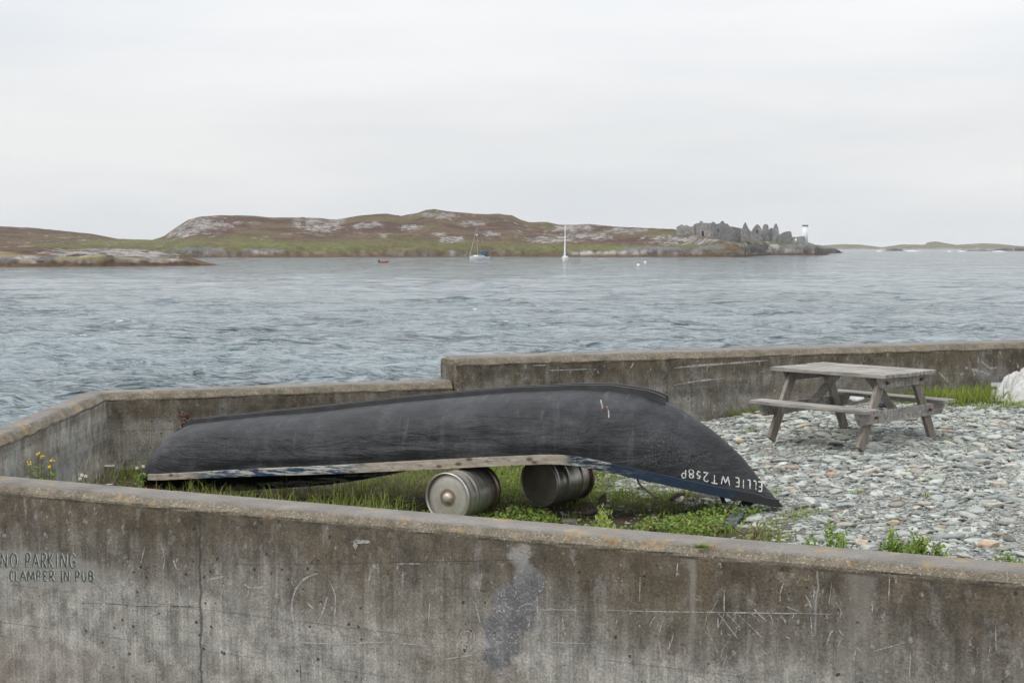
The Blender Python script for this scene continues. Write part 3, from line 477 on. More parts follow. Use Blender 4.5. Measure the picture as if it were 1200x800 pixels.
# ------------------------------------------------------------------ quay floor, road
nwb = lambda x, y: (x - A0.x) * nwy.x + (y - A0.y) * nwy.y          # distance behind the near wall's back face
fwf = lambda x, y: -((x - FWP.x) * fwy.x + (y - FWP.y) * fwy.y)     # distance in front of the far walls' face
swd = lambda x, y: x - (C0.x + (D0.x - C0.x) * (y - C0.y) / (D0.y - C0.y))
def xb(y): return lerp(y, [(8, 2.0), (9.4, 2.05), (10.5, 2.2), (11.5, 2.05), (12.5, 1.95), (14, 1.2), (17, .9)])
def shing(x, y): return sstep(-.35, .35, x - xb(y) + (fbm(x * 1.7, y * 1.7, 61, 4) - .5) * 1.2 + .08)
def make_ground():
    x = np.arange(-6, 16.01, .07); y = np.arange(4.5, 23.5, .07); Y, X = np.meshgrid(y, x, indexing='ij')
    Z = ground(X, Y) + (fbm(X * .9, Y * .9, 5, 4) - .5) * .10 + (fbm(X * 6, Y * 6, 6, 3) - .5) * .03 - .03
    out = (nwb(X, Y) < -.12) | (fwf(X, Y) < -.12) | (swd(X, Y) < -.1); Z = np.where(out, -.8, Z); s = shing(X, Y)
    M = Mat('quay_floor', .95, spec=.2); f = M.attr('shingle', 'Fac'); v = M.voro(26, out='Color'); n = M.noise(5, 6, .65); n2 = M.noise(40, 4)
    soil = M.mix(1, M.ramp(n, [(.3, (.035, .027, .018)), (.55, (.075, .058, .038)), (.72, (.13, .105, .075))]), M.ramp(n2, [(.3, .6), (.7, 1.4)]), 'MULTIPLY')
    gv = M.mix(.35, M.ramp(M.sep(v)[0], [(0, (.15, .15, .147)), (.6, (.27, .275, .27)), (1, (.40, .40, .39))]), M.ramp(n, [(.3, (.16, .15, .135)), (.7, (.29, .285, .27))]))
    M.col(M.mix(f, soil, gv)); M.bump(M.math('ADD', n2, M.voro(26)), .9, .03)
    tag(mesh('ground', np.stack([X, Y, Z], -1).reshape(-1, 3), grid_faces(len(y), len(x))[:, ::-1], M.m, None, True, attrs={'shingle': s.ravel()}), kind='structure')
make_ground()
rm = Mat('asphalt', .9); rm.col(rm.ramp(rm.noise(60, 4), [(.3, (.035, .035, .036)), (.7, (.075, .074, .072))])); rm.bump(rm.noise(120, 3), .5, .01)
p, q = NWP - nwx * 30 + nwy * .1, NWP + nwx * 30 + nwy * .1
tag(mesh('road', [(p.x, p.y, .6), (p.x - nwy.x * 40, p.y - nwy.y * 40, .6), (q.x - nwy.x * 40, q.y - nwy.y * 40, .6), (q.x, q.y, .6)], [(0, 1, 2, 3)], rm.m), kind='structure')

# ------------------------------------------------------------------ walls
def wall(name, P, yaw, L0, L1, T, zb, top, m, label, ch=.06, parent=None, end=False, rough=.006, seed=0):
    n = int((L1 - L0) / .05) + 1; xs = np.linspace(L0, L1, n)
    prof = [(0, zb), (0, zb + .3), (0, top - ch - .03), (-.004, top - ch - .015), (-.002, top - ch), (ch * .5, top - ch * .42), (ch * .92, top - .004), (ch * 1.5, top), (T * .6, top), (T - .04, top), (T, top - .04), (T, zb)]
    V = np.zeros((n, len(prof), 3))
    for j, (yy, zz) in enumerate(prof):
        k = 1.0 if 3 <= j <= 7 else (.25 if j in (8, 9, 10) else 0)
        a = (fbm(xs * 5, np.full(n, j * 3.1), seed, 4) - .5) * 2 * rough * 1.8 * k; b = (fbm(xs * 9, np.full(n, j * 5.3 + 40), seed + 1, 3) - .5) * 2 * rough * k
        V[:, j] = np.stack([xs, yy + a, zz + b], -1)
    if end:                                    # the exposed end is rounded off in plan and at the top
        for i in range(n):
            d = xs[i] - L0
            if d < end: V[i, :, 1] = np.maximum(V[i, :, 1], (end - math.sqrt(max(0, end ** 2 - (end - d) ** 2))) * .9); V[i, 3:11, 2] -= .03 * (1 - d / end)
    Fs = [tuple(f) for f in grid_faces(n, len(prof))]; k = len(prof); Fs += [tuple(range(k)), tuple(range((n - 1) * k, n * k))[::-1]]
    o = mesh(name, V.reshape(-1, 3), Fs, m); bm = bmesh.new(); bm.from_mesh(o.data); bmesh.ops.recalc_face_normals(bm, faces=bm.faces); bm.to_mesh(o.data); bm.free()
    o.location = (P.x, P.y, 0); o.rotation_euler = (0, 0, yaw)
    if label: tag(o, label, 'wall')
    return o
near_wall = wall('roadside_wall', NWP, NW_YAW, -5, 12, NW_T, .3, NW_TOP, NEAR_CONC, 'long stained concrete wall in the foreground with NO PARKING painted on it', .058, seed=3)
far_wall = wall('sea_wall', FWP, FW_YAW, -.27, 14, .5, -1, FW_TOP, FAR_CONC, 'tall mossy concrete sea wall behind the picnic table', .08, end=.14, rough=.009, seed=8)
l0 = (C0 - FWP).dot(fwx)
low_wall = wall('sea_wall', FWP + fwy * .02, FW_YAW, l0, -.275, .34, -1, LW_TOP, LOW_CONC, 'lower stretch of concrete sea wall behind the overturned boat', .075, rough=.008, seed=12)
dv = (D0 - C0); dv.z = 0; Ls = dv.length
# the side wall runs from the corner back towards the road; its face looks at the boat
sx = (C0 - D0); sx.z = 0; sx.normalize(); sP = Vector((C0.x, C0.y, 0)) - sx * 5.0
side_wall = wall('sea_wall', sP, math.atan2(sx.y, sx.x), 1.0, 5.36, .27, -1, LW_TOP + .002, SIDE_CONC, 'short patched concrete wall at the left running from the corner to the road', .07, rough=.008, seed=15)

# ------------------------------------------------------------------ painted strokes on surfaces
def plane_proj(P, n, eps):
    P = np.array(P); n = np.array(n)
    def f(px, py):
        d = ray(px, py); t = (P - np.array([0, 0, CZ])) @ n / (d @ n); return Vector(d * t + np.array([0, 0, CZ]) - n * eps)
    return f
def smooth_path(pts, n=6):
    if len(pts) < 3: return [(pts[0][0] + (pts[1][0] - pts[0][0]) * i / n, pts[0][1] + (pts[1][1] - pts[0][1]) * i / n) for i in range(n + 1)]
    P = [pts[0]] + list(pts) + [pts[-1]]; out = []
    for k in range(1, len(P) - 2):
        for i in range(n):
            t = i / n; out.append(tuple(.5 * (2 * P[k][c] + (P[k + 1][c] - P[k - 1][c]) * t + (2 * P[k - 1][c] - 5 * P[k][c] + 4 * P[k + 1][c] - P[k + 2][c]) * t * t + (3 * P[k][c] - P[k - 1][c] - 3 * P[k + 1][c] + P[k + 2][c]) * t ** 3) for c in (0, 1)))
    return out + [pts[-1]]
def ribbon(mb, pts, wpx, proj, curve=True, jit=.25, taper=True):
    p = smooth_path(pts) if curve else [q_ for a, b in zip(pts, pts[1:]) for q_ in smooth_path([a, b], 4)]
    V = []
    for i, (x, y) in enumerate(p):
        a = p[max(i - 1, 0)]; b = p[min(i + 1, len(p) - 1)]; dx, dy = b[0] - a[0], b[1] - a[1]; l = math.hypot(dx, dy) or 1
        e_ = min(i, len(p) - 1 - i) / max(1, len(p) - 1); hw = wpx / 2 * (1 + random.uniform(-jit, jit)) * ((.35 + .65 * min(1, e_ * 5)) if taper else 1)
        V += [proj(x - dy / l * hw, y + dx / l * hw), proj(x + dy / l * hw, y - dx / l * hw)]
    mb.add(V, [(2 * i, 2 * i + 1, 2 * i + 3, 2 * i + 2) for i in range(len(p) - 1)])
def settle(o, parent):                          # keep a world-space mesh in place under its thing
    o.data.transform(parent_mat(parent).inverted()); o.parent = parent; return o
def parent_mat(o): return Matrix.Translation(o.location) @ o.rotation_euler.to_matrix().to_4x4()
def arc(cx, cy, rx, ry, a, b, n=9): return [(cx + rx * cos(R(a + (b - a) * i / n)), cy - ry * sin(R(a + (b - a) * i / n))) for i in range(n + 1)]
GL = {'N': [[(0, 0), (.1, 1)], [(.1, 1), (.8, 0)], [(.8, 0), (.9, 1)]], 'O': [arc(.5, .5, .45, .5, 90, 450)], 'P': [[(.1, 0), (.15, 1)], [(.12, .97), (.6, 1.02), (.85, .76), (.6, .48), (.12, .42)]], 'A': [[(0, 0), (.45, 1)], [(.45, 1), (.95, 0)], [(.2, .38), (.75, .36)]],
      'R': [[(.1, 0), (.12, 1)], [(.12, .97), (.6, 1), (.82, .76), (.55, .5), (.12, .46)], [(.35, .48), (.9, 0)]], 'K': [[(.1, 0), (.12, 1)], [(.8, 1), (.15, .48)], [(.15, .48), (.85, 0)]], 'I': [[(.5, 0), (.5, 1)]], 'i': [[(.5, 0), (.5, 1)], [(.2, 1), (.8, 1)], [(.2, 0), (.8, 0)]],
      'G': [arc(.5, .5, .42, .5, 50, 330), [(.55, .42), (.92, .44), (.9, .1)]], 'C': [arc(.55, .5, .45, .5, 55, 305)], 'L': [[(.15, 1), (.12, 0)], [(.12, .02), (.8, .02)]], 'M': [[(0, 0), (.12, 1)], [(.12, 1), (.5, .2)], [(.5, .2), (.88, 1)], [(.88, 1), (1, 0)]],
      'E': [[(.12, 0), (.12, 1)], [(.12, .98), (.8, 1)], [(.12, .52), (.65, .52)], [(.12, .02), (.82, .02)]], 'U': [[(.1, 1), (.12, .25), (.45, -.02), (.8, .22), (.88, 1)]], 'B': [[(.1, 0), (.12, 1)], [(.12, .98), (.6, .98), (.78, .76), (.55, .54), (.14, .52)], [(.14, .52), (.65, .52), (.88, .26), (.6, .0), (.1, .02)]],
      'W': [[(0, 1), (.2, 0)], [(.2, 0), (.5, .8)], [(.5, .8), (.78, 0)], [(.78, 0), (1, 1)]], 'T': [[(.5, 0), (.5, 1)], [(.02, 1), (.98, .98)]], '2': [[(.08, .78), (.3, 1), (.75, .92), (.75, .6), (.08, .02)], [(.08, .02), (.9, .04)]], '5': [[(.8, 1), (.22, .98)], [(.22, .98), (.15, .55)], [(.15, .55), (.6, .62), (.82, .32), (.55, .0), (.08, .08)]],
      '8': [arc(.5, .76, .32, .24, -90, 270), arc(.5, .27, .38, .27, 90, 450)]}
def letters(mb, spec, proj, wpx, rot=False):
    for ch, cx, cy, wd, ht, sl in spec:          # centre, width, height in photo pixels, baseline slope
        for st in GL[ch]:
            pts = []
            for (a, b) in st:
                dx, dy = (a - .5) * wd, (b - .5) * ht
                if rot: dx, dy = -dx, -dy
                pts.append((cx + dx, cy - dy + dx * sl))
            ribbon(mb, pts, wpx, proj, jit=.3)
pr = plane_proj(NWP, nwy, .004); PAINT = Mat('faded_green_black_paint', .9); PAINT.col(PAINT.ramp(PAINT.noise(40, 5), [(.35, (.03, .04, .036)), (.75, (.12, .13, .115))])); PAINT = PAINT.m
HALO = plain('pale_copy_paint', (.36, .375, .34), .9, var=.2, scale=40); pr_h = plane_proj(NWP, nwy, .0025)  # pale copy of the letters, offset beside the dark strokes
L1 = [(c_, x, 656.5 + (x - 46) * .003, w_, 16.5, .04) for c_, x, w_ in zip('NOPARKING', (5, 16, 33, 42, 51.5, 59.5, 66.5, 75, 85), (7.5, 8, 6.5, 7.5, 6.5, 6.5, 3, 8, 7.5))]
L2 = [(c_, x, 674.5 + (x - 60) * .004, w_, 11.8, .04) for c_, x, w_ in zip('CLAMPERiNPUB', (14, 20, 27.5, 36.5, 45.5, 53.5, 61, 72.5, 78.5, 91, 99, 107), (5, 4.5, 7, 8, 5, 5, 5.5, 3.5, 5.5, 5, 6, 6))]
for L, lab in ((L1, 'hand painted words NO PARKING'), (L2, 'hand painted words CLAMPER IN PUB')):
    mb = MB(); letters(mb, [(a, b + 1.2, c_ - .3, d, e_, f_) for a, b, c_, d, e_, f_ in L], pr_h, 2.0); settle(mb.build('lettering_pale_copy', HALO), near_wall)
    mb = MB(); letters(mb, L, pr, 1.55); o = settle(mb.build('lettering', PAINT), near_wall); o['label'] = lab
CHALK = Mat('chalky_scrape', .95); CHALK.col(CHALK.ramp(CHALK.noise(45, 6, .7), [(.35, (.24, .235, .22)), (.6, (.45, .44, .42))])); CHALK.set(CHALK.b.inputs['Alpha'], CHALK.ramp(CHALK.noise(28, 7, .75), [(.36, .12), (.5, .92)])); CHALK = CHALK.m
pr3 = plane_proj(NWP, nwy, .002)
def scrape(lst, name='scrape'):
    mb = MB()
    for pts, wd in lst: ribbon(mb, pts, wd, pr3, jit=.6)
    settle(mb.build(name, CHALK), near_wall)
scrape([([(373, 671), (357, 678), (346, 692), (342, 712), (345, 732), (353, 752)], 2.2)], 'curved_scrape')
scrape([([(384, 698), (379, 715), (373, 728)], 2.0), ([(386, 680), (393, 698), (392, 726)], 1.6), ([(430, 714), (433, 728), (441, 740), (447, 748)], 2.0), ([(359, 705), (368, 713)], 1.2)], 'chalk_scrape')
scrape([([(414, 634), (434, 634.5)], 4.2), ([(416, 634), (417, 643)], 4.0)], 'white_paint_daub')
scrape([([(465, 660), (493, 660)], 1.8), ([(465.5, 659), (466, 667)], 1.8)], 'white_paint_daub')
scrape([([(300, 751), (350, 752), (400, 754), (450, 752), (512, 757)], 1.6), ([(520, 772), (560, 766)], 1.3), ([(645, 752), (700, 754)], 1.4), ([(620, 714), (680, 714)], 1.0)], 'pour_line')
scrape([([(700, 714), (770, 716), (850, 717), (975, 719)], 1.3), ([(540, 740), (552, 741), (549, 760)], 1.4), ([(557, 705), (563, 730)], 1.5)], 'pour_line')
scrape([([(842, 718), (865, 748)], 1.2), ([(850, 716), (868, 735)], .9), ([(862, 716), (893, 746)], 1.5), ([(832, 744), (842, 765)], 1), ([(1018, 764), (1062, 752)], 1.3), ([(975, 737), (968, 757)], 1.8), ([(950, 720), (952, 745)], 1.2), ([(922, 710), (940, 718)], 1.2), ([(790, 740), (784, 762)], 1), ([(772, 748), (775, 770)], 1)], 'scrape')
rs = random.Random(12); cl_ = []
for k in range(46):
    x, y = rs.gauss(890, 75), rs.uniform(700, 792); a = rs.gauss(1.25, .55) * rs.choice((-1, 1, 1)); l = rs.uniform(5, 24); cl_.append(([(x, y), (x + l * .5 * cos(a) + rs.uniform(-2, 2), y + l * .5 * sin(a)), (x + l * cos(a), y + l * sin(a))], rs.uniform(.5, 1.5)))
scrape(cl_, 'scratches')
cl_ = []
for k in range(34):
    x, y = rs.uniform(150, 1190), rs.uniform(650, 790); cl_.append(([(x, y), (x + rs.uniform(-4, 4), y + rs.uniform(8, 34))], rs.uniform(.6, 1.8)))
scrape(cl_, 'scratches')
mb = MB()
for pts, wd in (([(238, 661), (330, 660.5), (430, 659.5), (540, 657), (640, 655)], .55), ([(95, 706), (130, 707), (170, 710), (205, 710), (236, 711)], .8), ([(352, 776), (353, 800)], 1.6)):
    ribbon(mb, pts, wd, pr3, jit=.7)
GC = Mat('grimy_crack', .95); GC.col((.06, .054, .047)); GC.set(GC.b.inputs['Alpha'], GC.ramp(GC.noise(20, 6, .7), [(.4, .1), (.55, .8)])); settle(mb.build('pour_line', GC.m), near_wall)
scrape([([(610, 711), (618, 707), (628, 709)], 1), ([(640, 712), (655, 714)], 1), ([(503, 715), (512, 711)], 1), ([(190, 640), (193, 655), (191, 668)], 1), ([(203, 655), (208, 668)], 2), ([(170, 640), (165, 660)], 1), ([(244, 679), (262, 675)], 2.2), ([(286, 684), (296, 688), (315, 687)], 2.4)], 'scrape')
# marks on the far wall
prf = plane_proj(FWP, fwy, .003)
mb = MB()
for pts, wd in [([(1150, 423), (1160, 431), (1168, 430)], 2.2), ([(1138, 432), (1152, 436), (1160, 438)], 2.2), ([(1140, 433), (1142, 440)], 2), ([(1131, 431), (1134, 431)], 3), ([(1125, 439), (1129, 437)], 2.4), ([(790, 451), (820, 446), (848, 443)], 1.6), ([(790, 431), (820, 428), (850, 426), (900, 422)], 1.8), ([(740, 418), (742, 424), (739, 431)], 1.6), ([(640, 434), (700, 432)], 1.3), ([(1192, 425), (1193, 431)], 1.5), ([(1100, 436), (1112, 448)], 2), ([(625, 428), (640, 427.5)], 1.6)]:
    ribbon(mb, pts, wd, prf, jit=.6)
settle(mb.build('scrape', CHALK), far_wall)

# ------------------------------------------------------------------ the overturned boat
TAR = Mat('tarred_canvas', .62, spec=.32)
def tar():
    M = TAR; x, y, z = M.sep(); n = M.noise(2.2, 7, .62); n2 = M.noise(14, 6, .65); st = M.noise(1, 5, .6, M.map((16, 3, 2.2), rot=(0, R(24), 0))); wv = M.noise(220, 2)
    c = M.ramp(n, [(.3, (.011, .0115, .0135)), (.48, (.022, .023, .0265)), (.66, (.052, .053, .059))])
    c = M.mix(1, c, M.ramp(n2, [(.3, .75), (.7, 1.3)]), 'MULTIPLY'); c = M.mix(1, c, M.ramp(wv, [(.3, .8), (.7, 1.25)]), 'MULTIPLY')
    c = M.mix(M.math('MULTIPLY', M.ramp(st, [(.6, 0), (.68, 1)]), M.math('MULTIPLY', M.band(z, 2.55, 2.9), .18)), c, (.17, .168, .165))
    wr = s_warp(M, 12, .05); cg = M.voro(27, 'DISTANCE_TO_EDGE', wr)
    mk = M.math('MULTIPLY', M.ramp(M.noise(1.6, 4, .6, M.map((.8, 1, 1), (2, 0, 1))), [(.54, 0), (.62, 1)]), M.math('MULTIPLY', M.band(M.math('SUBTRACT', z, M.math('MULTIPLY', x, .0)), 2.62 - 0, 2.72 - 0), M.band(z, 3.06 - 0, 2.94 - 0)))
    ck = M.math('MULTIPLY', M.band(M.math('ADD', cg, M.math('MULTIPLY', n2, .04)), .052, .03), mk)
    c = M.mix(M.math('MULTIPLY', ck, .5), c, (.20, .20, .205))
    c = M.mix(M.math('MULTIPLY', M.ramp(M.noise(9, 8, .75, M.map(loc=(5, 5, 5))), [(.66, 0), (.72, 1)]), .3), c, (.2, .195, .19))
    M.col(c); M.set(M.b.inputs['Roughness'], M.ramp(n, [(.3, .42), (.7, .7)])); h = M.math('ADD', M.math('MULTIPLY', n2, .6), M.math('MULTIPLY', n, 1.4)); h = M.math('SUBTRACT', h, M.math('MULTIPLY', ck, .15))
    wk = M.noise(1, 5, .6, M.map((1.4, 5, 9)), .8); wk = M.math('SUBTRACT', 1, M.math('ABSOLUTE', M.math('SUBTRACT', M.math('MULTIPLY', wk, 5), 2.5)), True); h = M.math('ADD', h, M.math('MULTIPLY', M.math('POWER', wk, 2), .28))
    lath = M.math('MULTIPLY', M.math('SINE', M.math('MULTIPLY', x, 26)), .16); h = M.math('ADD', h, lath); M.bump(M.math('ADD', h, M.math('MULTIPLY', wv, .12)), .6, .03)
tar(); TAR = TAR.m
BW = at_z(917, 594, CZ - 2.2); ST = at_y(168, 562, 13.55); ax = Vector((BW.x - ST.x, BW.y - ST.y, 0)); BL = ax.length; ax.normalize(); an = Vector((-ax.y, ax.x, 0))     # along the boat, and away from the camera
B_YAW = math.atan2(ax.y, ax.x); BO = Vector((ST.x, ST.y, 0))
def on_plane(px, py, off):
    d = Vector(ray(px, py)); P = BO - an * off; t = (P - Vector((0, 0, CZ))).dot(an) / d.dot(an); p = d * t + Vector((0, 0, CZ)); return (p - BO).dot(ax), p.z
HB = [(0, .10), (.012, .22), (.03, .32), (.06, .40), (.15, .49), (.3, .57), (.5, .61), (.62, .605), (.72, .55), (.8, .45), (.87, .32), (.93, .185), (.97, .085), (1, .012)]
def hb(s): return float(lerp(s / BL, HB))
def gun_anchor(px, py):
    s = (px - 170) / 747 * BL
    for _ in range(8): s, z = on_plane(px, py, hb(min(max(s, 0), BL)) + .015)
    return s, z
GUN = [gun_anchor(*p) for p in ((172, 563), (235, 561), (300, 558.5), (400, 555.5), (500, 551), (580, 547), (640, 544.5), (668, 545.5), (700, 551.5), (740, 560), (790, 570.5), (840, 581), (880, 588.5), (905, 593), (917, 595))]
KEEL = [on_plane(px, py, .0) for px, py in ((168, 561), (173, 546), (185, 531), (205, 508), (228, 495), (260, 492), (300, 488), (400, 478), (500, 467), (600, 458.5), (680, 455), (720, 455.5), (750, 460), (775, 468), (800, 480), (840, 508), (870, 535), (895, 567), (908, 582), (917, 594))]
def gz(s): return float(lerp(s, GUN))
def kz(s): return float(lerp(s, KEEL))
boat = tag(empty('currach', (BO.x, BO.y, 0), B_YAW), 'black tarred rowing boat lying upside down across two metal kegs', 'boat')
def hull_pt(s, a):                              # a from -1 (near gunwale) over the bottom to 1 (far gunwale)
    w_, g, k = hb(s), gz(s), max(kz(s), gz(s) + .02); f = s / BL
    n = 2.9 if f < .6 else 2.9 - 1.15 * sstep(.6, .95, f); n = n - .6 * sstep(.12, 0, f)
    ph = (1 - abs(a)) * pi / 2; yy = cos(ph) ** (2 / n); zz = sin(ph) ** (2 / n)
    yy *= 1 - .085 * (1 - zz) ** 2 * sstep(.95, .7, f); yy += .022 * math.exp(-((zz - .3) / .07) ** 2) * sstep(.05, .3, f) * sstep(.85, .6, f)
    g -= .26 * (a + 1) / 2 * sstep(3.9, 1.4, s)
    return Vector((s, math.copysign(yy * w_, a) if abs(a) > 1e-6 else 0, g + (k - g) * zz))
def make_hull():
    ss = np.r_[np.linspace(0, .08, 10)[:-1], np.linspace(.08, .9, 84)[:-1], np.linspace(.9, 1, 20)] * BL; aa = np.sign(np.linspace(-1, 1, 65)) * np.abs(np.linspace(-1, 1, 65)) ** .8
    V = np.array([hull_pt(s, a) for s in ss for a in aa]).reshape(len(ss), 65, 3)
    V[:, :, 1] += ((fbm(np.repeat(ss[:, None], 65, 1) * 2.6, V[:, :, 2] * 6, 33, 4) - .5) * .05) * np.minimum(1, np.abs(V[:, :, 1]) * 5)
    V[:, :, 2] += (fbm(V[:, :, 0] * 2.2, V[:, :, 1] * 4, 35, 3) - .5) * .02 * np.abs(1 - np.abs(aa))[None]
    Fs = [tuple(f) for f in grid_faces(len(ss), 65)] + [tuple(range(65))]
    o = mesh('hull', V.reshape(-1, 3), Fs, TAR, boat, True); bm = bmesh.new(); bm.from_mesh(o.data); bmesh.ops.recalc_face_normals(bm, faces=bm.faces); bm.to_mesh(o.data); bm.free()
    return o
hull = make_hull()
BM_ = Matrix.Translation(boat.location) @ Matrix.Rotation(B_YAW, 4, 'Z'); BI = BM_.inverted()
_vs = [BM_ @ v.co for v in hull.data.vertices]; HT = BVHTree.FromPolygons(_vs, [tuple(p.vertices) for p in hull.data.polygons])
GP = Mat('flaking_gunwale_paint', .8, spec=.3)
def gpaint():
    M = GP; x, y, z = M.sep(); f = M.noise(1, 7, .7, M.map((7, 30, 30))); f2 = M.noise(1, 6, .75, M.map((2.5, 14, 26), (4, 0, 0))); xx = M.math('ADD', x, M.math('MULTIPLY', M.math('SUBTRACT', f2, .5), .5))
    bare = M.ramp(f, [(.3, (.20, .165, .125)), (.55, (.36, .32, .27)), (.7, (.50, .47, .43))])
    kn = M.band(M.voro(1, vec=M.map((6, 8, 12))), .26, .1); bare = M.mix(M.math('MULTIPLY', kn, .85), bare, (.06, .035, .022)); bare = M.mix(M.math('MULTIPLY', M.ramp(M.noise(1, 7, .75, M.map((9, 20, 40), (3, 3, 3))), [(.56, 0), (.62, 1)]), .7), bare, (.09, .065, .045))
    blue = M.ramp(f, [(.3, (.012, .028, .06)), (.6, (.02, .052, .10)), (.75, (.08, .11, .135))])
    old = M.mix(M.ramp(f2, [(.45, 0), (.52, 1)]), M.ramp(f, [(.4, (.33, .31, .29)), (.6, (.52, .5, .48))]), blue)
    c = M.mix(M.math('MULTIPLY', M.band(xx, .7, 1.0), M.band(xx, 2.6, 2.2)), bare, old)
    m2 = M.mix(M.ramp(f2, [(.50, 0), (.58, 1)]), M.mix(.65, blue, (.02, .022, .03)), M.ramp(f, [(.4, (.2, .21, .22)), (.6, (.42, .42, .41))]))
    c = M.mix(M.band(xx, 4.24, 4.34), c, m2); c = M.mix(M.band(xx, 4.6, 5.0), c, M.mix(.45, blue, (.018, .02, .026))); c = M.mix(M.band(xx, 5.55, 5.75), c, (.03, .03, .032))
    M.col(c); M.bump(f, .5, .004)
gpaint(); GP = GP.m
def gunwale(sgn, s0, s1, name, hgt, off, drop=0):
    ss = np.linspace(s0, s1, 60); V = []
    for s in ss:
        yy = sgn * abs(hull_pt(s, sgn).y); yo = yy + sgn * (off + .022); yi = yy + sgn * (off - .02); g = gz(s) - drop - (.26 * sstep(3.9, 1.4, s) if sgn > 0 else 0); h = hgt * (.8 + .35 * sstep(0, .5 * BL, s)) * (1 if s < BL * .97 else .8)
        V += [(s, yi, g), (s, yo, g), (s, yo, g + h), (s, yi, g + h)]
    Fs = [(4 * i + j, 4 * i + (j + 1) % 4, 4 * i + 4 + (j + 1) % 4, 4 * i + 4 + j) for i in range(59) for j in range(4)] + [(0, 1, 2, 3), (239, 238, 237, 236)]
    return MB().add(V, Fs).build(name, GP, boat, bevel=.004)
gunwale(-1, GUN[0][0], BL * .996, 'gunwale', .072, .008); gunwale(1, .02, BL * .985, 'gunwale', .072, .008)
SKID = plain('tarred_timber', (.03, .03, .032), .6, var=.5)
for off in (-.075, .075):
    ss = np.linspace(KEEL[4][0] - .05, KEEL[13][0] + .05, 60); V = []
    for i, s in enumerate(ss):
        k = kz(s) + .004 + (.012 if i > 56 else 0); h = .036
        V += [(s, off - .02, k - .03), (s, off + .02, k - .03), (s, off + .018, k + h), (s, off - .018, k + h)]
    MB().add(V, [(4 * i + j, 4 * i + (j + 1) % 4, 4 * i + 4 + (j + 1) % 4, 4 * i + 4 + j) for i in range(59) for j in range(4)] + [(3, 2, 1, 0), (236, 237, 238, 239)]).build('keel_runner', SKID, boat)
for f in (.2, .42, .66):                        # seats and floor ribs seen only from a step aside
    s = f * BL; w_ = abs(hull_pt(s, 1).y) - .01; MB().box((s - .1, -w_, gz(s) + .12), (s + .1, w_, gz(s) + .145)).build('thwart', SKID, boat)
s = on_plane(752, 566, .4)[0]; a = on_plane(745, 562, .42); b = on_plane(757, 575, .45); c_ = on_plane(769, 583, .48)
MB().tube([(a[0], -.42, a[1] + .05), (a[0] + .03, -.43, a[1] - .03), (b[0], -.46, b[1] + .01), (c_[0], -.48, c_[1])], .010, 6).build('rope_end', plain('black_rope', (.02, .02, .02)), boat)
def hull_proj(eps):
    def f(px, py):
        d = Vector(ray(px, py)).normalized(); h = HT.ray_cast(Vector((0, 0, CZ)), d)
        if h[0] is None: return Vector((0, 0, CZ)) + d * 12
        n = h[1] if h[1].dot(d) < 0 else -h[1]; return h[0] + n * eps
    return f
hp = hull_proj(.004); WP = Mat('white_brush_paint', .8); WP.col(WP.ramp(WP.noise(60, 5, .7), [(.34, (.25, .25, .24)), (.5, (.62, .62, .6))])); WP.set(WP.b.inputs['Alpha'], WP.ramp(WP.noise(70, 5, .7), [(.36, .15), (.46, 1)])); WP = WP.m
mb = MB(); letters(mb, [('E', 890, 569.8, 6.5, 11, .19), ('L', 884, 568.4, 4.5, 10.5, .19), ('L', 877, 567.2, 5, 10.5, .19), ('I', 871, 566.8, 3, 10, .19), ('E', 863.5, 564.6, 6, 10.5, .19)], hp, 1.5, True)
o = settle(mb.build('lettering', WP), boat); o['label'] = 'upside down white brushed letters ELLIE'
mb = MB(); letters(mb, [('W', 850, 562.8, 10, 10.5, .19), ('T', 837, 561, 8, 10, .19), ('2', 827, 558.4, 7, 10.5, .19), ('5', 818.5, 556.2, 5, 8, .19), ('8', 810, 555, 7, 10, .19), ('P', 801, 554.5, 6, 9.5, .19)], hp, 1.5, True)
for v in mb.V: pass
o = settle(mb.build('lettering', WP), boat); o['label'] = 'upside down white brushed letters WT 258P'
mb = MB(); ribbon(mb, [(704, 468.5), (705, 474)], 1.5, hp); ribbon(mb, [(711, 476), (713, 482), (713.5, 490)], 1.5, hp); settle(mb.build('paint_mark', CHALK), boat)
mb = MB(); ribbon(mb, [(705.5, 474), (706, 479)], 1.8, hp); settle(mb.build('paint_mark', plain('salmon_paint', (.45, .2, .13), .8)), boat)

# ------------------------------------------------------------------ kegs
STEEL = Mat('dull_keg_steel', .34)
def steel():
    M = STEEL; n = M.noise(7, 6, .65); r_ = M.ramp(M.noise(4, 5, .6, M.map((2.4, 1, 1), (3, 1, 1))), [(.56, 0), (.72, 1)]); x, y, z = M.sep(); st = M.noise(1, 4, .6, M.map((30, 2, 2)))
    c = M.ramp(n, [(.3, (.42, .405, .375)), (.7, (.66, .64, .61))]); c = M.mix(1, c, M.ramp(st, [(.35, .7), (.65, 1.15)]), 'MULTIPLY')
    c = M.mix(M.math('MULTIPLY', M.band(M.math('ADD', x, M.math('MULTIPLY', M.math('SUBTRACT', n, .5), .3)), .28, .5), .75), c, (.14, .065, .035))
    c = M.mix(M.math('MULTIPLY', r_, .45), c, (.14, .085, .05)); M.col(c); M.b.inputs['Metallic'].default_value = .75; M.bump(n, .15, .004)
steel(); STEEL = STEEL.m
HEADM = Mat('keg_head_steel', .42); _n = HEADM.noise(9, 6, .65); _x, _y, _z = HEADM.sep()
_r = HEADM.math('SQRT', HEADM.math('ADD', HEADM.math('MULTIPLY', _y, _y), HEADM.math('MULTIPLY', HEADM.math('SUBTRACT', _z, .205), HEADM.math('SUBTRACT', _z, .205))))
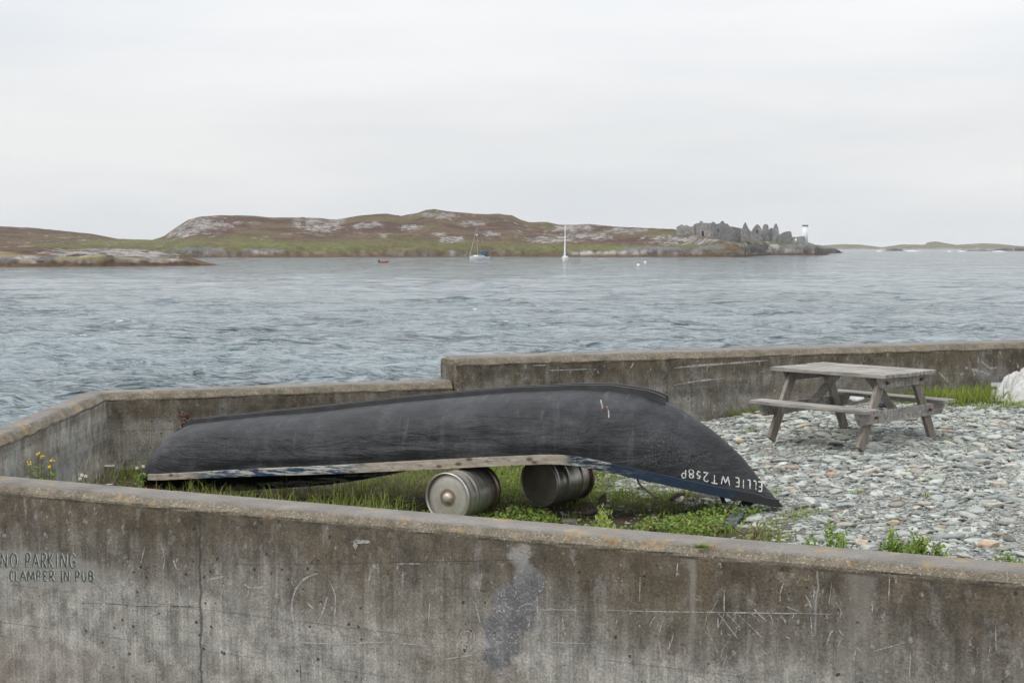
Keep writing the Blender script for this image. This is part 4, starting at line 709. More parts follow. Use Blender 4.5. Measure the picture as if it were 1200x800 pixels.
_c = HEADM.ramp(_n, [(.3, (.38, .355, .315)), (.7, (.58, .56, .53))]); _ring = HEADM.math('MULTIPLY', HEADM.band(HEADM.math('ABSOLUTE', HEADM.math('SUBTRACT', HEADM.math('ADD', _r, HEADM.math('MULTIPLY', HEADM.math('SUBTRACT', _n, .5), .02)), .058)), .02, .008), .8)
_c = HEADM.mix(_ring, _c, (.23, .14, .07)); _c = HEADM.mix(HEADM.math('MULTIPLY', HEADM.band(_r, .15, .18), .6), _c, (.22, .17, .12)); HEADM.col(_c); HEADM.b.inputs['Metallic'].default_value = .45; HEADM = HEADM.m
def ground_hit(px, py):
    z = 2.3
    for _ in range(12): p = at_z(px, py, z); z = float(ground(p.x, p.y))
    return at_z(px, py, z)
def make_keg(px, py, yaw, label, hm, valve=True):
    P = ground_hit(px, py); t = tag(empty('keg', (P.x, P.y, P.z - .012), yaw), label, 'keg', 'kegs propping up the boat'); t.scale = (1.06, 1.06, 1.06); r = .205; o = (0, 0, r)
    prof = [(.186, .022)]
    for k in range(41):
        x = .03 + .47 * k / 40; rr = .1965 - .010 * (abs(x - .265) / .235) ** 4
        for h in (.165, .365): rr += .0085 * math.exp(-((x - h) / .011) ** 2)
        for h in (.10, .43): rr += .002 * math.exp(-((x - h) / .008) ** 2)
        prof.append((rr, x))
    prof.append((.186, .508)); MB().lathe(prof, 56, 'x', o).build('body', STEEL, t, True)
    for a, b in ((0, 1), (.53, -1)):
        pr_ = [(.188, a + b * .05), (.2035, a + b * .045), (.205, a + b * .012), (.202, a + b * .003), (.196, a), (.191, a + b * .006), (.188, a + b * .04), (.188, a + b * .05)]
        MB().lathe(pr_, 56, 'x', o).build('rim', STEEL, t, True)
        MB().lathe([(.189, a + b * .034), (.175, a + b * .028), (.12, a + b * .021), (.06, a + b * .018), (0.001, a + b * .018)], 56, 'x', o).build('head', hm, t, True)
    if valve: MB().lathe([(.043, .018), (.043, .010), (.036, .006), (.034, -.004), (.022, -.010), (.001, -.011)], 28, 'x', o).build('valve', HEADM, t, True)
    return t
make_keg(523.5, 611.5, R(61), 'nearer steel keg, its pale round end and valve facing the road wall', HEADM)
make_keg(631, 592.5, R(50), 'farther steel keg in the shade of the hull with its dark end turned left', plain('dark_keg_head', (.22, .195, .165), .6, .3, .35), False)  # plain brown-grey head colour, darker than the nearer keg's

# ------------------------------------------------------------------ picnic table
TP = (3.654, 15.194); TZ = 2.475; TY = -.813
table = tag(empty('picnic_table', (TP[0], TP[1], TZ), TY), 'weathered grey wooden picnic table with two benches standing on the shingle', 'picnic table')
L_, W_, H_, BO_, BH_ = 1.42, 1.0, .735, .80, .40
for k in range(6):
    y0 = -W_ / 2 + k * W_ / 6; dz = random.uniform(-.003, .003); sh = random.uniform(-.012, .012)
    MB().box((-L_ / 2 + sh, y0 + .004, H_ - .042 + dz), (L_ / 2 + sh, y0 + W_ / 6 - .004, H_ + dz)).build('tabletop_plank', TABLE_WOOD, table, bevel=.006)
for sg in (-1, 1):
    for k in range(2):
        y0 = sg * (BO_ - .005 + k * .125 - .125); MB().box((-L_ / 2 - .02, y0 - .058, BH_ - .04), (L_ / 2 + .02, y0 + .058, BH_)).build('bench_plank', TABLE_WOOD, table, bevel=.006)
BOLT = plain('rusty_bolt', (.10, .045, .025), .8)
for sg in (-1, 1):
    xx = sg * .55
    for sy in (-1, 1):
        lg = MB().beam((xx, sy * .70, -.02), (xx, sy * .30, H_ - .043), .115, .045, (0, 1, 0)).build('leg', LEG_WOOD, table, bevel=.006)
        for z_ in (.3, .64):
            yv = sy * (.70 - .40 * (z_ + .02) / (H_ - .02)); MB().lathe([(.001, 0), (.016, 0), (.016, sg * .03), (.001, sg * .032)], 10, 'x', (xx + sg * .066, yv, z_)).build('bolt', BOLT, lg)
        MB().beam((xx * .97, 0, BH_ - .10), (xx * .30, 0, H_ - .043), .085, .04, (1, 0, 0)).build('brace', TABLE_WOOD, table, bevel=.005) if sy < 0 else None
    MB().add(*(lambda x0, x1: ([(x, y, z) for x in (x0, x1) for y, z in ((-.86, BH_ - .041), (.86, BH_ - .041), (.78, BH_ - .165), (-.78, BH_ - .165))], [(0, 1, 2, 3), (7, 6, 5, 4), (0, 4, 5, 1), (1, 5, 6, 2), (2, 6, 7, 3), (3, 7, 4, 0)]))(xx + sg * .024, xx + sg * .066)).build('bench_rail', TABLE_WOOD, table, bevel=.005)
    MB().add(*(lambda x0, x1: ([(x, y, z) for x in (x0, x1) for y, z in ((-.46, H_ - .043), (.46, H_ - .043), (.40, H_ - .15), (-.40, H_ - .15))], [(0, 1, 2, 3), (7, 6, 5, 4), (0, 4, 5, 1), (1, 5, 6, 2), (2, 6, 7, 3), (3, 7, 4, 0)]))(xx + sg * .024, xx + sg * .066)).build('top_rail', TABLE_WOOD, table, bevel=.005)

# ------------------------------------------------------------------ shingle, stones
def stone_proto(sub, seed, flat):
    bm = bmesh.new(); bmesh.ops.create_icosphere(bm, subdivisions=sub, radius=1); r = np.random.default_rng(seed)
    V = np.array([v.co[:] for v in bm.verts]); Fs = np.array([[v.index for v in f.verts] for f in bm.faces]); bm.free()
    for k in range(5):                            # chop facets off a ball so that the stone reads as split slate
        n = r.normal(size=3); n /= np.linalg.norm(n); d = r.uniform(.55, .85); h = V @ n; V = np.where((h > d)[:, None], V - n * (h - d)[:, None], V)
    V *= 1 + (r.random((len(V), 1)) - .5) * .12; V[:, 2] = np.clip(V[:, 2], -.62, .62); V *= np.array([1, r.uniform(.55, .95), flat]); return V, Fs
STN = Mat('stone', .85, spec=.3); _t = STN.attr('tint'); _n = STN.noise(22, 5, .65); STN.col(STN.mix(1, _t, STN.ramp(_n, [(.3, .75), (.7, 1.25)]), 'MULTIPLY')); STN.bump(STN.noise(60, 4), .4, .006); STN = STN.m
def stone_cols(n, r):
    k = r.random(n); base = np.zeros((n, 3)); g = r.uniform(.22, .46, n)[:, None]
    base[:] = g * np.array([.97, 1.01, 1.0]); base[k < .4] = (g * np.array([.93, 1.0, 1.0]))[k < .4]
    s = k > .88; base[s] = (g * np.array([1.08, 1.0, .88]))[s]; s = k > .972; base[s] = (g * np.array([1.2, .97, .80]))[s]
    s = k > .99; base[s] = np.array([.5, .49, .47]); s = (k > .40) & (k < .52); base[s] *= .5; s = (k > .52) & (k < .6); base[s] *= np.array([.98, 1, .86]); return base * np.array([.95, .95, .905])
def scatter_stones():
    r = np.random.default_rng(3); VV = []; FF = []; CC = []; off = 0
    for (n, sub, lo, hi, flat, zl) in ((42000, 1, .008, .022, .45, .3), (20000, 1, .018, .036, .34, .35), (8000, 2, .032, .064, .34, .35), (1300, 2, .055, .10, .33, .4)):
        n = int(n * 1.3); x = r.uniform(.2, 11.6, n * 3); y = r.uniform(6.0, 21.8, n * 3)
        ok = (np.abs(x) < .42 * y + 2.2) & (nwb(x, y) > .03) & (fwf(x, y) > .06) & (r.random(n * 3) < shing(x, y) * .97 + .035) & ((lo < .03) | (r.random(n * 3) < .25 + 1.1 * sstep(.38, .6, fbm(x * 1.3, y * 1.3, 88, 3))))
        x, y = x[ok][:n], y[ok][:n]; m = len(x); rad = np.exp(r.uniform(np.log(lo), np.log(hi), m)); c = stone_cols(m, r)
        z = ground(x, y) + (fbm(x * .9, y * .9, 5, 4) - .5) * .10 + (fbm(x * 6, y * 6, 6, 3) - .5) * .03 - .03 + rad * flat * r.uniform(.1, .9, m) * zl * 2
        for k in range(14):
            V0, F0 = stone_proto(sub, 100 * sub + k + int(lo * 1e4), flat); sel = np.arange(m) % 14 == k; q = sel.sum()
            a = r.uniform(0, 2 * pi, q); tx, ty = r.normal(0, .15, q), r.normal(0, .15, q); P = V0[None] * rad[sel][:, None, None]
            px_ = P[..., 0] * np.cos(a)[:, None] - P[..., 1] * np.sin(a)[:, None]; py_ = P[..., 0] * np.sin(a)[:, None] + P[..., 1] * np.cos(a)[:, None]
            pz_ = P[..., 2] + px_ * tx[:, None] + py_ * ty[:, None]
            VV.append(np.stack([px_ + x[sel][:, None], py_ + y[sel][:, None], pz_ + z[sel][:, None]], -1).reshape(-1, 3))
            FF.append((F0[None] + (np.arange(q) * len(V0))[:, None, None]).reshape(-1, 3) + off); CC.append(np.repeat(c[sel], len(V0), 0)); off += q * len(V0)
    o = mesh('shingle', np.concatenate(VV), np.concatenate(FF), STN, None, False, cols=np.concatenate(CC)); tag(o, kind='stuff')
scatter_stones()
def gz0(x, y): return float(ground(x, y) + (fbm(x * .9, y * .9, 5, 4) - .5) * .10 - .03)
def big_stone(px, py, wpx, flat, col, label, seed, yaw=0, name='stone', ysc=1, tilt=0):
    P = ground_hit(px, py); r_ = wpx / 2 * P.y / F; V, Fs = stone_proto(4, seed, flat); V = V * np.array([1, ysc, 1]) * r_ / 1.0; V += (np.stack([fbm(V[:, 0] * 14 / .1 * .1, V[:, 1] * 14, seed + k, 3) for k in range(3)], -1) - .5) * r_ * .12
    o = mesh(name, V, Fs, STN, None, True, cols=np.tile(col, (len(V), 1))); o.location = (P.x, P.y, gz0(P.x, P.y) + r_ * flat * .38); o.rotation_euler = (tilt, 0, yaw)
    return tag(o, label, 'stone')
big_stone(1158, 639, 30, .5, (.40, .29, .21), 'large pinkish tan stone, the biggest pale one near the right end of the road wall', 41)
big_stone(1133, 622, 17, .8, (.28, .27, .22), 'rounded olive grey stone just left of the pinkish tan one', 42, .8)
big_stone(1179, 613, 27, .5, (.29, .29, .28), 'angular grey stone behind the pinkish tan one at the right edge', 43, .3, tilt=.2)
big_stone(1074, 600, 21, .4, (.19, .20, .19), 'dark grey flat stone with a domed top in the middle of the shingle', 44)
big_stone(1047, 610, 16, .55, (.40, .31, .22), 'cream and brown blotched stone left of the dark domed one', 45, .4)
big_stone(1103, 617, 10, .7, (.43, .27, .19), 'small orange pink stone between the dark domed and the olive grey stones', 46)
big_stone(1016, 604, 20, .42, (.20, .18, .155), 'brown oval stone lying alone right of the boat bow', 47)
big_stone(1012, 633, 12, .6, (.47, .33, .24), 'small peach coloured stone close behind the road wall', 48)
big_stone(1150, 541, 22, .5, (.27, .265, .24), 'big rounded grey stone on the shingle right of the picnic table', 49, .5)
big_stone(975, 554, 14, .5, (.42, .25, .19), 'pink stone on the open shingle in front of the picnic table', 50, .3)
big_stone(1062, 563, 20, .35, (.24, .255, .255), 'flat blue grey slab in front of the picnic table', 51, .2)
big_stone(930, 574, 15, .6, (.40, .34, .28), 'pale cream stone just above the tip of the boat bow', 52)
big_stone(870, 516, 18, .35, (.36, .22, .12), 'rust orange stone left of the table by the near bench', 53)
big_stone(992, 590, 26, .36, (.27, .29, .295), 'wide pale blue grey flat stone right of the boat bow', 54, .1)
big_stone(1055, 500, 26, .22, (.30, .32, .32), 'flat pale slab lying on the shingle under the table rail', 55, .1, ysc=.8)
big_stone(1000, 474, 26, .16, (.42, .43, .43), 'pale grey slab propped up on stones under the picnic table', 56, .2, ysc=.8, tilt=.35)
big_stone(975, 638, 22, .4, (.31, .32, .325), 'broad pale stone against the road wall next to the weeds', 57)
big_stone(665, 607, 26, .4, (.12, .115, .105), 'dark flat stone half sunk in the soil by the farther keg', 58)
for o in SC.objects:
    if o.get('label', '').startswith('pale grey slab propped'): o.location.z += .10
# dark scrap of plastic under the table, plank by the bow, rusty iron by the kegs, sack and pipe at the right
def crumple(name, loc, rad, m, label, cat, seed, flat=.7, amp=.5):
    bm = bmesh.new(); bmesh.ops.create_icosphere(bm, subdivisions=4, radius=1); V = np.array([v.co[:] for v in bm.verts]); Fs = np.array([[v.index for v in f.verts] for f in bm.faces]); bm.free()
    n = fbm(V[:, 0] * 2.2 + V[:, 2], V[:, 1] * 2.2 - V[:, 2] * .7, seed, 3) + .5 * np.abs(fbm(V[:, 0] * 3 + 7, V[:, 2] * 3 + V[:, 1] * 2, seed + 5, 3) - .5) * 2
    V = V * (1 + amp * (n - .7))[:, None] * rad; V[:, 2] = np.maximum(V[:, 2] * flat, -.25 * rad)
    o = mesh(name, V, Fs, m, None, True); o.location = loc; return tag(o, label, cat)
P = ground_hit(1033, 479); crumple('crumpled_bag', (P.x, P.y, P.z + .05), .10, plain('black_plastic', (.02, .02, .022), .35, var=.6, scale=30), 'crumpled black plastic bag under the picnic table', 'bag', 3, .9, .9)
P = ground_hit(850, 617); Q = ground_hit(876, 593)
m = MB(); m.beam((P.x, P.y, P.z - .02), (Q.x, Q.y, Q.z + .03), .10, .025, (1, .25, 0)); o = m.build('plank', wood('blue_grey_timber', (.045, .052, .065), (.11, .12, .14)), None, bevel=.004); tag(o, 'short blue grey plank lying under the boat bow beside the grass', 'plank')
RUST = Mat('dark_rusty_iron', .9); RUST.col(RUST.ramp(RUST.noise(18, 6, .7), [(.3, (.018, .014, .012)), (.6, (.05, .034, .027)), (.75, (.10, .06, .04))])); RUST.bump(RUST.noise(40, 4), .6, .006); RUST = RUST.m
P = ground_hit(703, 604); k_ = P.y / F; ir = tag(empty('scrap_iron', P), 'dark rusty iron scrap with one pointed fluke sticking up from the grass', 'scrap iron')
V = []; out = [(-3, 9), (-2.6, 16), (1, 22), (6.5, 26.5), (8, 20), (7, 13), (4, 7), (0, 5)]
for dy in (0, .035): V += [(a * k_, dy + .02 * math.sin(a), b * k_) for a, b in out]
n = len(out); MB().add(V, [tuple(range(n))[::-1], tuple(range(n, 2 * n))] + [(i, (i + 1) % n, n + (i + 1) % n, n + i) for i in range(n)]).build('fluke', RUST, ir, bevel=.006)
MB().tube([(2 * k_, .02, 9 * k_), (-2 * k_, .03, 6 * k_), (-10 * k_, .06, 2.5 * k_), (-20 * k_, .1, .3 * k_)], [.028, .03, .028, .02], 10).build('arm', RUST, ir, True)
MB().tube([(1 * k_, .02, 8 * k_), (8 * k_, .0, 2 * k_), (13 * k_, -.03, -1 * k_)], [.022, .02, .016], 8).build('shank', RUST, ir, True)
P = ground_hit(700, 601); 
P = ground_hit(786, 588); Q = ground_hit(802, 582); MB().tube([(P.x, P.y, P.z + .02), ((P.x + Q.x) / 2, (P.y + Q.y) / 2, P.z + .05), (Q.x, Q.y, Q.z + .03)], [.014, .02, .012], 7).build('driftwood', RUST)
tag(bpy.data.objects['driftwood'], 'thin dark stick lying in the grass under the bow end', 'stick')
P = ground_hit(842, 592); Q = ground_hit(853, 603); mb = MB(); mb.tube([(P.x, P.y, P.z + .16), ((P.x * 2 + Q.x) / 3, (P.y * 2 + Q.y) / 3, P.z + .10), (Q.x, Q.y, Q.z + .02)], [.012, .018, .02], 7); tag(mb.build('strap', RUST), 'dark strap hanging down into the grass beside the blue grey plank', 'strap')
def sack():
    SM = Mat('weathered_sack_cloth', .9, spec=.2); n = SM.noise(6, 6, .65); f = SM.ramp(SM.noise(2.4, 5, .6), [(.45, 0), (.6, 1)]); c = SM.mix(f, SM.ramp(n, [(.3, (.5, .5, .495)), (.7, (.66, .66, .65))]), SM.ramp(n, [(.3, (.30, .265, .25)), (.7, (.46, .425, .405))])); SM.col(c); SM.bump(SM.noise(9, 7, .7), .9, .04)
    P = ground_hit(1228, 466); th, rr_ = np.meshgrid(np.linspace(0, 2 * pi, 181)[:-1], np.linspace(0.001, 1, 50), indexing='xy'); ct, st_ = np.cos(th), np.sin(th)
    fold = np.abs(fbm(ct * 4.2 + 5 + rr_ * .8, st_ * 4.2 + rr_ * 1.6, 3, 3) - .5) * 2; lump = fbm(ct * rr_ * 2.2 + 4, st_ * rr_ * 2.2 + 9, 8, 4); Rd = .50 + .36 * fbm(ct * 1.5 + 3, st_ * 1.5, 5, 3)
    zz = .34 * (1 - rr_ ** 1.7) * (.75 + .5 * lump) + (.17 * sstep(0, .25, fold) - .09) * sstep(.1, .5, rr_) * sstep(1, .8, rr_) + .02 * sstep(1, .9, rr_)
    f2 = np.abs(fbm(ct * rr_ * 3.4 + 2, st_ * rr_ * 3.4 + zz * 2, 14, 3) - .5) * 2; zz = zz + (.16 * sstep(0, .22, f2) - .12) * sstep(1, .8, rr_); f3 = np.abs(fbm(ct * rr_ * 9, st_ * rr_ * 9, 15, 2) - .5) * 2; zz = zz + .04 * sstep(0, .3, f3) * sstep(1, .8, rr_)
    V = np.stack([ct * rr_ * Rd * 1.1, st_ * rr_ * Rd, zz - .02], -1).reshape(-1, 3); Fs = [tuple(f) for f in grid_faces(50, 180, True)]
    o = mesh('sack', V, Fs, SM.m, None, True); o.location = (P.x, P.y, P.z - .02); tag(o, 'grey white builders sack lying slumped at the right edge by the sea wall', 'sack')
sack()
P = ground_hit(1167, 461); k_ = P.y / F; gt = tag(empty('gutter_piece', (P.x, P.y, P.z)), 'short white plastic gutter piece beside the sack in the long grass', 'gutter')
PV = plain('white_plastic', (.62, .66, .68), .5, var=.1)
MB().add([(x, y, z) for x in (-12 * k_, 10 * k_) for y, z in ((0, 8 * k_), (0, 13 * k_), (.012, 13 * k_), (.012, 9.5 * k_), (.11, 9.5 * k_), (.11, 13 * k_), (.122, 13 * k_), (.122, 8 * k_))], [(i, (i + 1) % 8, 8 + (i + 1) % 8, 8 + i) for i in range(8)] + [(0, 1, 2, 3), (0, 3, 4, 7), (4, 5, 6, 7), (8, 11, 10, 9), (8, 15, 12, 11), (12, 15, 14, 13)]).build('channel', PV, gt)
MB().box((-7 * k_, .03, 2 * k_), (-4 * k_, .09, 8 * k_)).build('bracket', PV, gt); MB().box((4 * k_, .03, -1 * k_), (6 * k_, .09, 8 * k_)).build('bracket', PV, gt)

# ------------------------------------------------------------------ grass and weeds
def leafmat(name, tr=.35):
    m = bpy.data.materials.new(name); m.use_nodes = True; n = m.node_tree; b = n.nodes['Principled BSDF']; b.inputs['Roughness'].default_value = .6; b.inputs['Specular IOR Level'].default_value = .3
    a = n.nodes.new('ShaderNodeAttribute'); a.attribute_name = 'tint'; t = n.nodes.new('ShaderNodeBsdfTranslucent'); s = n.nodes.new('ShaderNodeMixShader'); s.inputs[0].default_value = tr
    n.links.new(a.outputs[0], b.inputs['Base Color']); n.links.new(a.outputs[0], t.inputs[0]); n.links.new(b.outputs[0], s.inputs[1]); n.links.new(t.outputs[0], s.inputs[2]); n.links.new(s.outputs[0], n.nodes['Material Output'].inputs[0]); return m
LEAF = leafmat('leaf')
def blades(x, y, z, h, wd, lean, col, r):        # arrays in, one strip of 7 points per blade
    n = len(x); a = r.uniform(0, 2 * pi, n); dx, dy = np.cos(a), np.sin(a); sx_, sy_ = -dy, dx; P = []
    for t, wk in ((0, 1), (.4, .85), (.75, .55), (1, 0)):
        bx = x + dx * lean * h * t * t; by = y + dy * lean * h * t * t; bz = z + h * t * (1 - .35 * np.minimum(lean, 1.4) * t * t)
        if wk == 0: P.append(np.stack([bx, by, bz], -1))
        else:
            P.append(np.stack([bx - sx_ * wd * wk / 2, by - sy_ * wd * wk / 2, bz], -1)); P.append(np.stack([bx + sx_ * wd * wk / 2, by + sy_ * wd * wk / 2, bz], -1))
    V = np.stack(P, 1).reshape(-1, 3); f = np.array([(0, 1, 3), (0, 3, 2), (2, 3, 5), (2, 5, 4), (4, 5, 6)]); Fs = (f[None] + (np.arange(n) * 7)[:, None, None]).reshape(-1, 3)
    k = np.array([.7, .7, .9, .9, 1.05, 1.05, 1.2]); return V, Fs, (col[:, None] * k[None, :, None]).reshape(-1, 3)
def gcol(n, r, dry=.12):
    t = r.random((n, 1)); c = np.array([.11, .185, .025]) * (1 - t) + np.array([.29, .34, .06]) * t; d = r.random(n) < dry; c[d] = np.array([.30, .25, .13]) * r.uniform(.7, 1.2, (d.sum(), 1)); return c
def put(name, parts, m):
    off = 0; V = []; Fs = []; C = []
    for v, f, c in parts: V.append(v); Fs.append(f + off); C.append(c); off += len(v)
    return mesh(name, np.concatenate(V), np.concatenate(Fs), m, None, False, cols=np.concatenate(C))
def gzz(x, y): return ground(x, y) + (fbm(x * .9, y * .9, 5, 4) - .5) * .10 - .04
inside = lambda x, y: (nwb(x, y) > .02) & (fwf(x, y) > .02) & (swd(x, y) > .03)
def blat(x, y): return (x - BO.x) * an.x + (y - BO.y) * an.y
def make_grass():
    r = np.random.default_rng(21); parts = []
    def zone(n, x0, x1, y0, y1, dens, h0, h1, wd, lean, dry):
        x = r.uniform(x0, x1, n); y = r.uniform(y0, y1, n); ok = inside(x, y) & (r.random(n) < dens(x, y)); x, y = x[ok], y[ok]; m = len(x)
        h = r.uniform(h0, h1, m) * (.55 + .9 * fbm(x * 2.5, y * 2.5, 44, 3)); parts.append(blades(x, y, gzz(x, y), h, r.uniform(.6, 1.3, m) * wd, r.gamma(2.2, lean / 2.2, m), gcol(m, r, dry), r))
    cl = lambda x, y, s, a, b: sstep(a, b, fbm(x * s, y * s, 71, 3))
    zone(15000, -4.3, .2, 10.2, 13.4, lambda x, y: cl(x, y, 1.6, .28, .55) * sstep(-.75, -1.25, x) * (1 - .8 * (np.abs(blat(x, y)) < .45)), .14, .34, .0075, .75, .27)      # long grass under and before the stern
    zone(9000, -4.3, .6, 12.6, 15.9, lambda x, y: .75 - .6 * (np.abs(blat(x, y)) < .5), .07, .2, .007, .7, .1)
    zone(17000, -.7, 2.2, 9.3, 14.5, lambda x, y: (1 - shing(x, y)) * cl(x, y, 2.1, .42, .62) * (1 - .75 * np.exp(-((x + .45) / .5) ** 2 - ((y - 11.9) / .8) ** 2)), .03, .10, .006, .9, .1)
    zone(7000, -.4, 1.7, 12.6, 16.6, lambda x, y: (1 - shing(x, y)) * .9, .05, .14, .007, .7, .08)
    P = ground_hit(1118, 470); zone(9000, P.x - 1.5, P.x + .75, P.y - .55, P.y + 1.2, lambda x, y: np.exp(-((x - P.x) / .55) ** 2) * sstep(-.55, .1, y - P.y), .10, .27, .009, .75, .08)
    zone(4000, P.x - 1.6, P.x + .9, P.y - .5, P.y + 1.2, lambda x, y: .35 * sstep(.1, .5, y - P.y + .1), .08, .2, .010, .6, .05)
    Q = ground_hit(1190, 471); zone(1500, Q.x - .7, Q.x + .5, Q.y - .7, Q.y + .2, lambda x, y: cl(x, y, 3, .5, .65), .05, .13, .009, .9, .2)
    P = ground_hit(835, 486); zone(2600, P.x - .5, P.x + .7, P.y - .3, P.y + .5, lambda x, y: cl(x, y, 3, .42, .6), .05, .14, .009, .8, .05)
    for (px, py, rx, n) in ((912, 490, .22, 500), (878, 503, .16, 300), (975, 498, .2, 260), (1005, 574, .10, 150), (1085, 579, .10, 120), (900, 575, .22, 300), (930, 600, .22, 500), (1140, 492, .16, 200), (905, 608, .2, 300), (960, 596, .2, 160)):
        P = ground_hit(px, py); zone(n, P.x - rx, P.x + rx, P.y - rx * .8, P.y + rx * .8, lambda x, y: np.exp(-((x - P.x) ** 2 + (y - P.y) ** 2) / (rx * .55) ** 2), .03, .09, .007, 1, .1)
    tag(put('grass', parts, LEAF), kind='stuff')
make_grass()
def leaves(x, y, z, size, col, r, tilt=.5):      # rounded six point leaf faces
    n = len(x); a = r.uniform(0, 2 * pi, n); t1 = r.normal(0, tilt, n); t2 = r.normal(0, tilt, n)
    sh = np.array([(-1, 0), (-.5, .45), (.35, .5), (1, 0), (.35, -.5), (-.5, -.45)]); P = sh[None] * size[:, None, None]
    px_ = P[..., 0] * np.cos(a)[:, None] - P[..., 1] * np.sin(a)[:, None]; py_ = P[..., 0] * np.sin(a)[:, None] + P[..., 1] * np.cos(a)[:, None]
    V = np.stack([px_ + x[:, None], py_ + y[:, None], z[:, None] + px_ * t1[:, None] + py_ * t2[:, None]], -1).reshape(-1, 3)
    f = np.array([(0, 5, 1), (1, 5, 4), (1, 4, 2), (2, 4, 3)]); return V, (f[None] + (np.arange(n) * 6)[:, None, None]).reshape(-1, 3), np.repeat(col, 6, 0)
def lcol(n, r): t = r.random((n, 1)); return np.array([.10, .175, .032]) * (1 - t) + np.array([.26, .34, .075]) * t
def make_weeds():
    r = np.random.default_rng(31); parts = []
    def zone(n, x0, x1, y0, y1, dens, h, s0, s1):
        x = r.uniform(x0, x1, n); y = r.uniform(y0, y1, n); ok = inside(x, y) & (r.random(n) < dens(x, y)); x, y = x[ok], y[ok]; m = len(x)
        hh = h * (.3 + 1.3 * fbm(x * 2.2, y * 2.2, 12, 3)); c = lcol(m, r); b = r.random(m) < .05; c[b] = np.array([.24, .13, .09])
        parts.append(leaves(x, y, gzz(x, y) + .01 + hh * r.random(m), r.uniform(s0, s1, m), c, r))
    cl = lambda x, y, s, a, b: sstep(a, b, fbm(x * s + 5, y * s, 81, 3))
    zone(75000, -.8, 2.5, 8.9, 12.4, lambda x, y: (1 - shing(x, y)) * np.maximum(cl(x, y, 1.5, .42, .58), .85 * np.exp(-(nwb(x, y) / .8) ** 2)), .085, .008, .021)
    zone(9000, -4.2, .2, 10.4, 13, lambda x, y: .4 * cl(x, y, 1.8, .42, .6), .12, .010, .022)
    zone(12000, -.4, 1.9, 12.2, 16.2, lambda x, y: (1 - shing(x, y)) * .6 * cl(x, y, 1.6, .36, .55), .05, .010, .02)
    tag(put('ground_cover', parts, LEAF), kind='stuff')
make_weeds()

# ------------------------------------------------------------------ single plants
YEL = plain('yellow_petals', (.62, .42, .03), .6, var=.2); WPET = plain('white_petals', (.75, .75, .72), .6, var=.1); STEM = plain('green_stem', (.07, .10, .03), .7); DRY = plain('dry_stem', (.22, .18, .13), .9, var=.4); RED = plain('dry_red_seed_head', (.08, .028, .022), .9, var=.5, scale=60)
def leaf_cluster(name, pts, size, parent, r, n=8, spread=.03, col=None):
    P = np.repeat(np.array(pts), n, 0) + r.normal(0, spread, (len(pts) * n, 3)); V, Fs, C = leaves(P[:, 0], P[:, 1], P[:, 2], r.uniform(.6, 1.2, len(P)) * size, lcol(len(P), r) if col is None else np.tile(col, (len(P), 1)), r, .9)
    return mesh(name, V, Fs, LEAF, parent, False, cols=C)
def at_wall_foot(px, py, behind=.22):            # a spot just behind the near wall, on the ground
    d = ray(px, py); n = np.array(nwy); P0 = np.array(A0) + n * behind; t = (P0 - np.array([0, 0, CZ])) @ n / (d @ n); return d * t + np.array([0, 0, CZ])
r5 = np.random.default_rng(51)
def stalk_plant(name, label, cat, tips, flower, fm, fr, behind, leaf_n=6, stem_m=STEM, base_px=None, petals=True):
    T = [Vector(at_wall_foot(px, py, behind + random.uniform(-.05, .05))) for px, py in tips]; bx = sum(t.x for t in T) / len(T); by = sum(t.y for t in T) / len(T); g = gz0(bx, by)
    t = tag(empty(name, (bx, by, g)), label, cat); pts = []
    for T_ in T:
        l = Vector((T_.x - bx, T_.y - by, T_.z - g)); p = [Vector((l.x * .35, l.y * .35, 0)), Vector((l.x * .6, l.y * .6, l.z * .5)), l]
        MB().tube(p, [.005, .004, .003], 5).build('stem', stem_m, t); pts += [p[0].lerp(p[1], k) for k in (.6, 1)] + [p[1].lerp(p[2], k) for k in (.2, .45, .7)]
        if flower:
            mb = MB()
            if petals:
                for k in range(10):
                    a = 2 * pi * k / 10; d = Vector((cos(a), -.75, sin(a))); d.y = -.25; e_ = Vector((-sin(a), 0, cos(a)))
                    mb.add([l + d * fr * .25 - e_ * fr * .1, l + d * fr * .65 - e_ * fr * .2, l + d * fr, l + d * fr * .65 + e_ * fr * .2, l + d * fr * .25 + e_ * fr * .1], [(0, 1, 2, 3, 4)])
                mb.build('flower', fm, t); MB().lathe([(.001, .3 * fr), (.3 * fr, .1 * fr), (.32 * fr, -.1 * fr), (.001, -.2 * fr)], 10, off=l + Vector((0, -.01, 0))).build('flower_centre', YEL, t, True)
            else:
                for k in range(7): mb.lathe([(.001, .009), (.009, 0), (.001, -.009)], 6, off=l + Vector((random.gauss(0, fr * .5), random.gauss(0, fr * .5), random.gauss(0, fr * .4))))
                mb.build('flower', fm, t, True)
    if leaf_n: leaf_cluster('leaves', pts, .014, t, r5, leaf_n * 3, .02)
    return t
stalk_plant('ragwort', 'yellow flowered ragwort with two flower heads behind the left end of the road wall', 'plant', [(44.5, 532), (49, 536), (35, 543)], True, YEL, .02, .3, 4, petals=False)
stalk_plant('ragwort', 'smaller yellow flowered ragwort with one flower head right of the taller one', 'plant', [(61, 540), (58, 547)], True, YEL, .013, .3, 4, petals=False)
stalk_plant('daisy', 'clump of three white daisies behind the road wall left of the glass', 'plant', [(96, 556), (100.5, 557.5), (94, 560.5)], True, WPET, .016, .2, 3)
stalk_plant('daisy', 'pair of white daisies in the grass right of the glass', 'plant', [(160.5, 548), (168, 546)], True, WPET, .015, 1.2, 3)
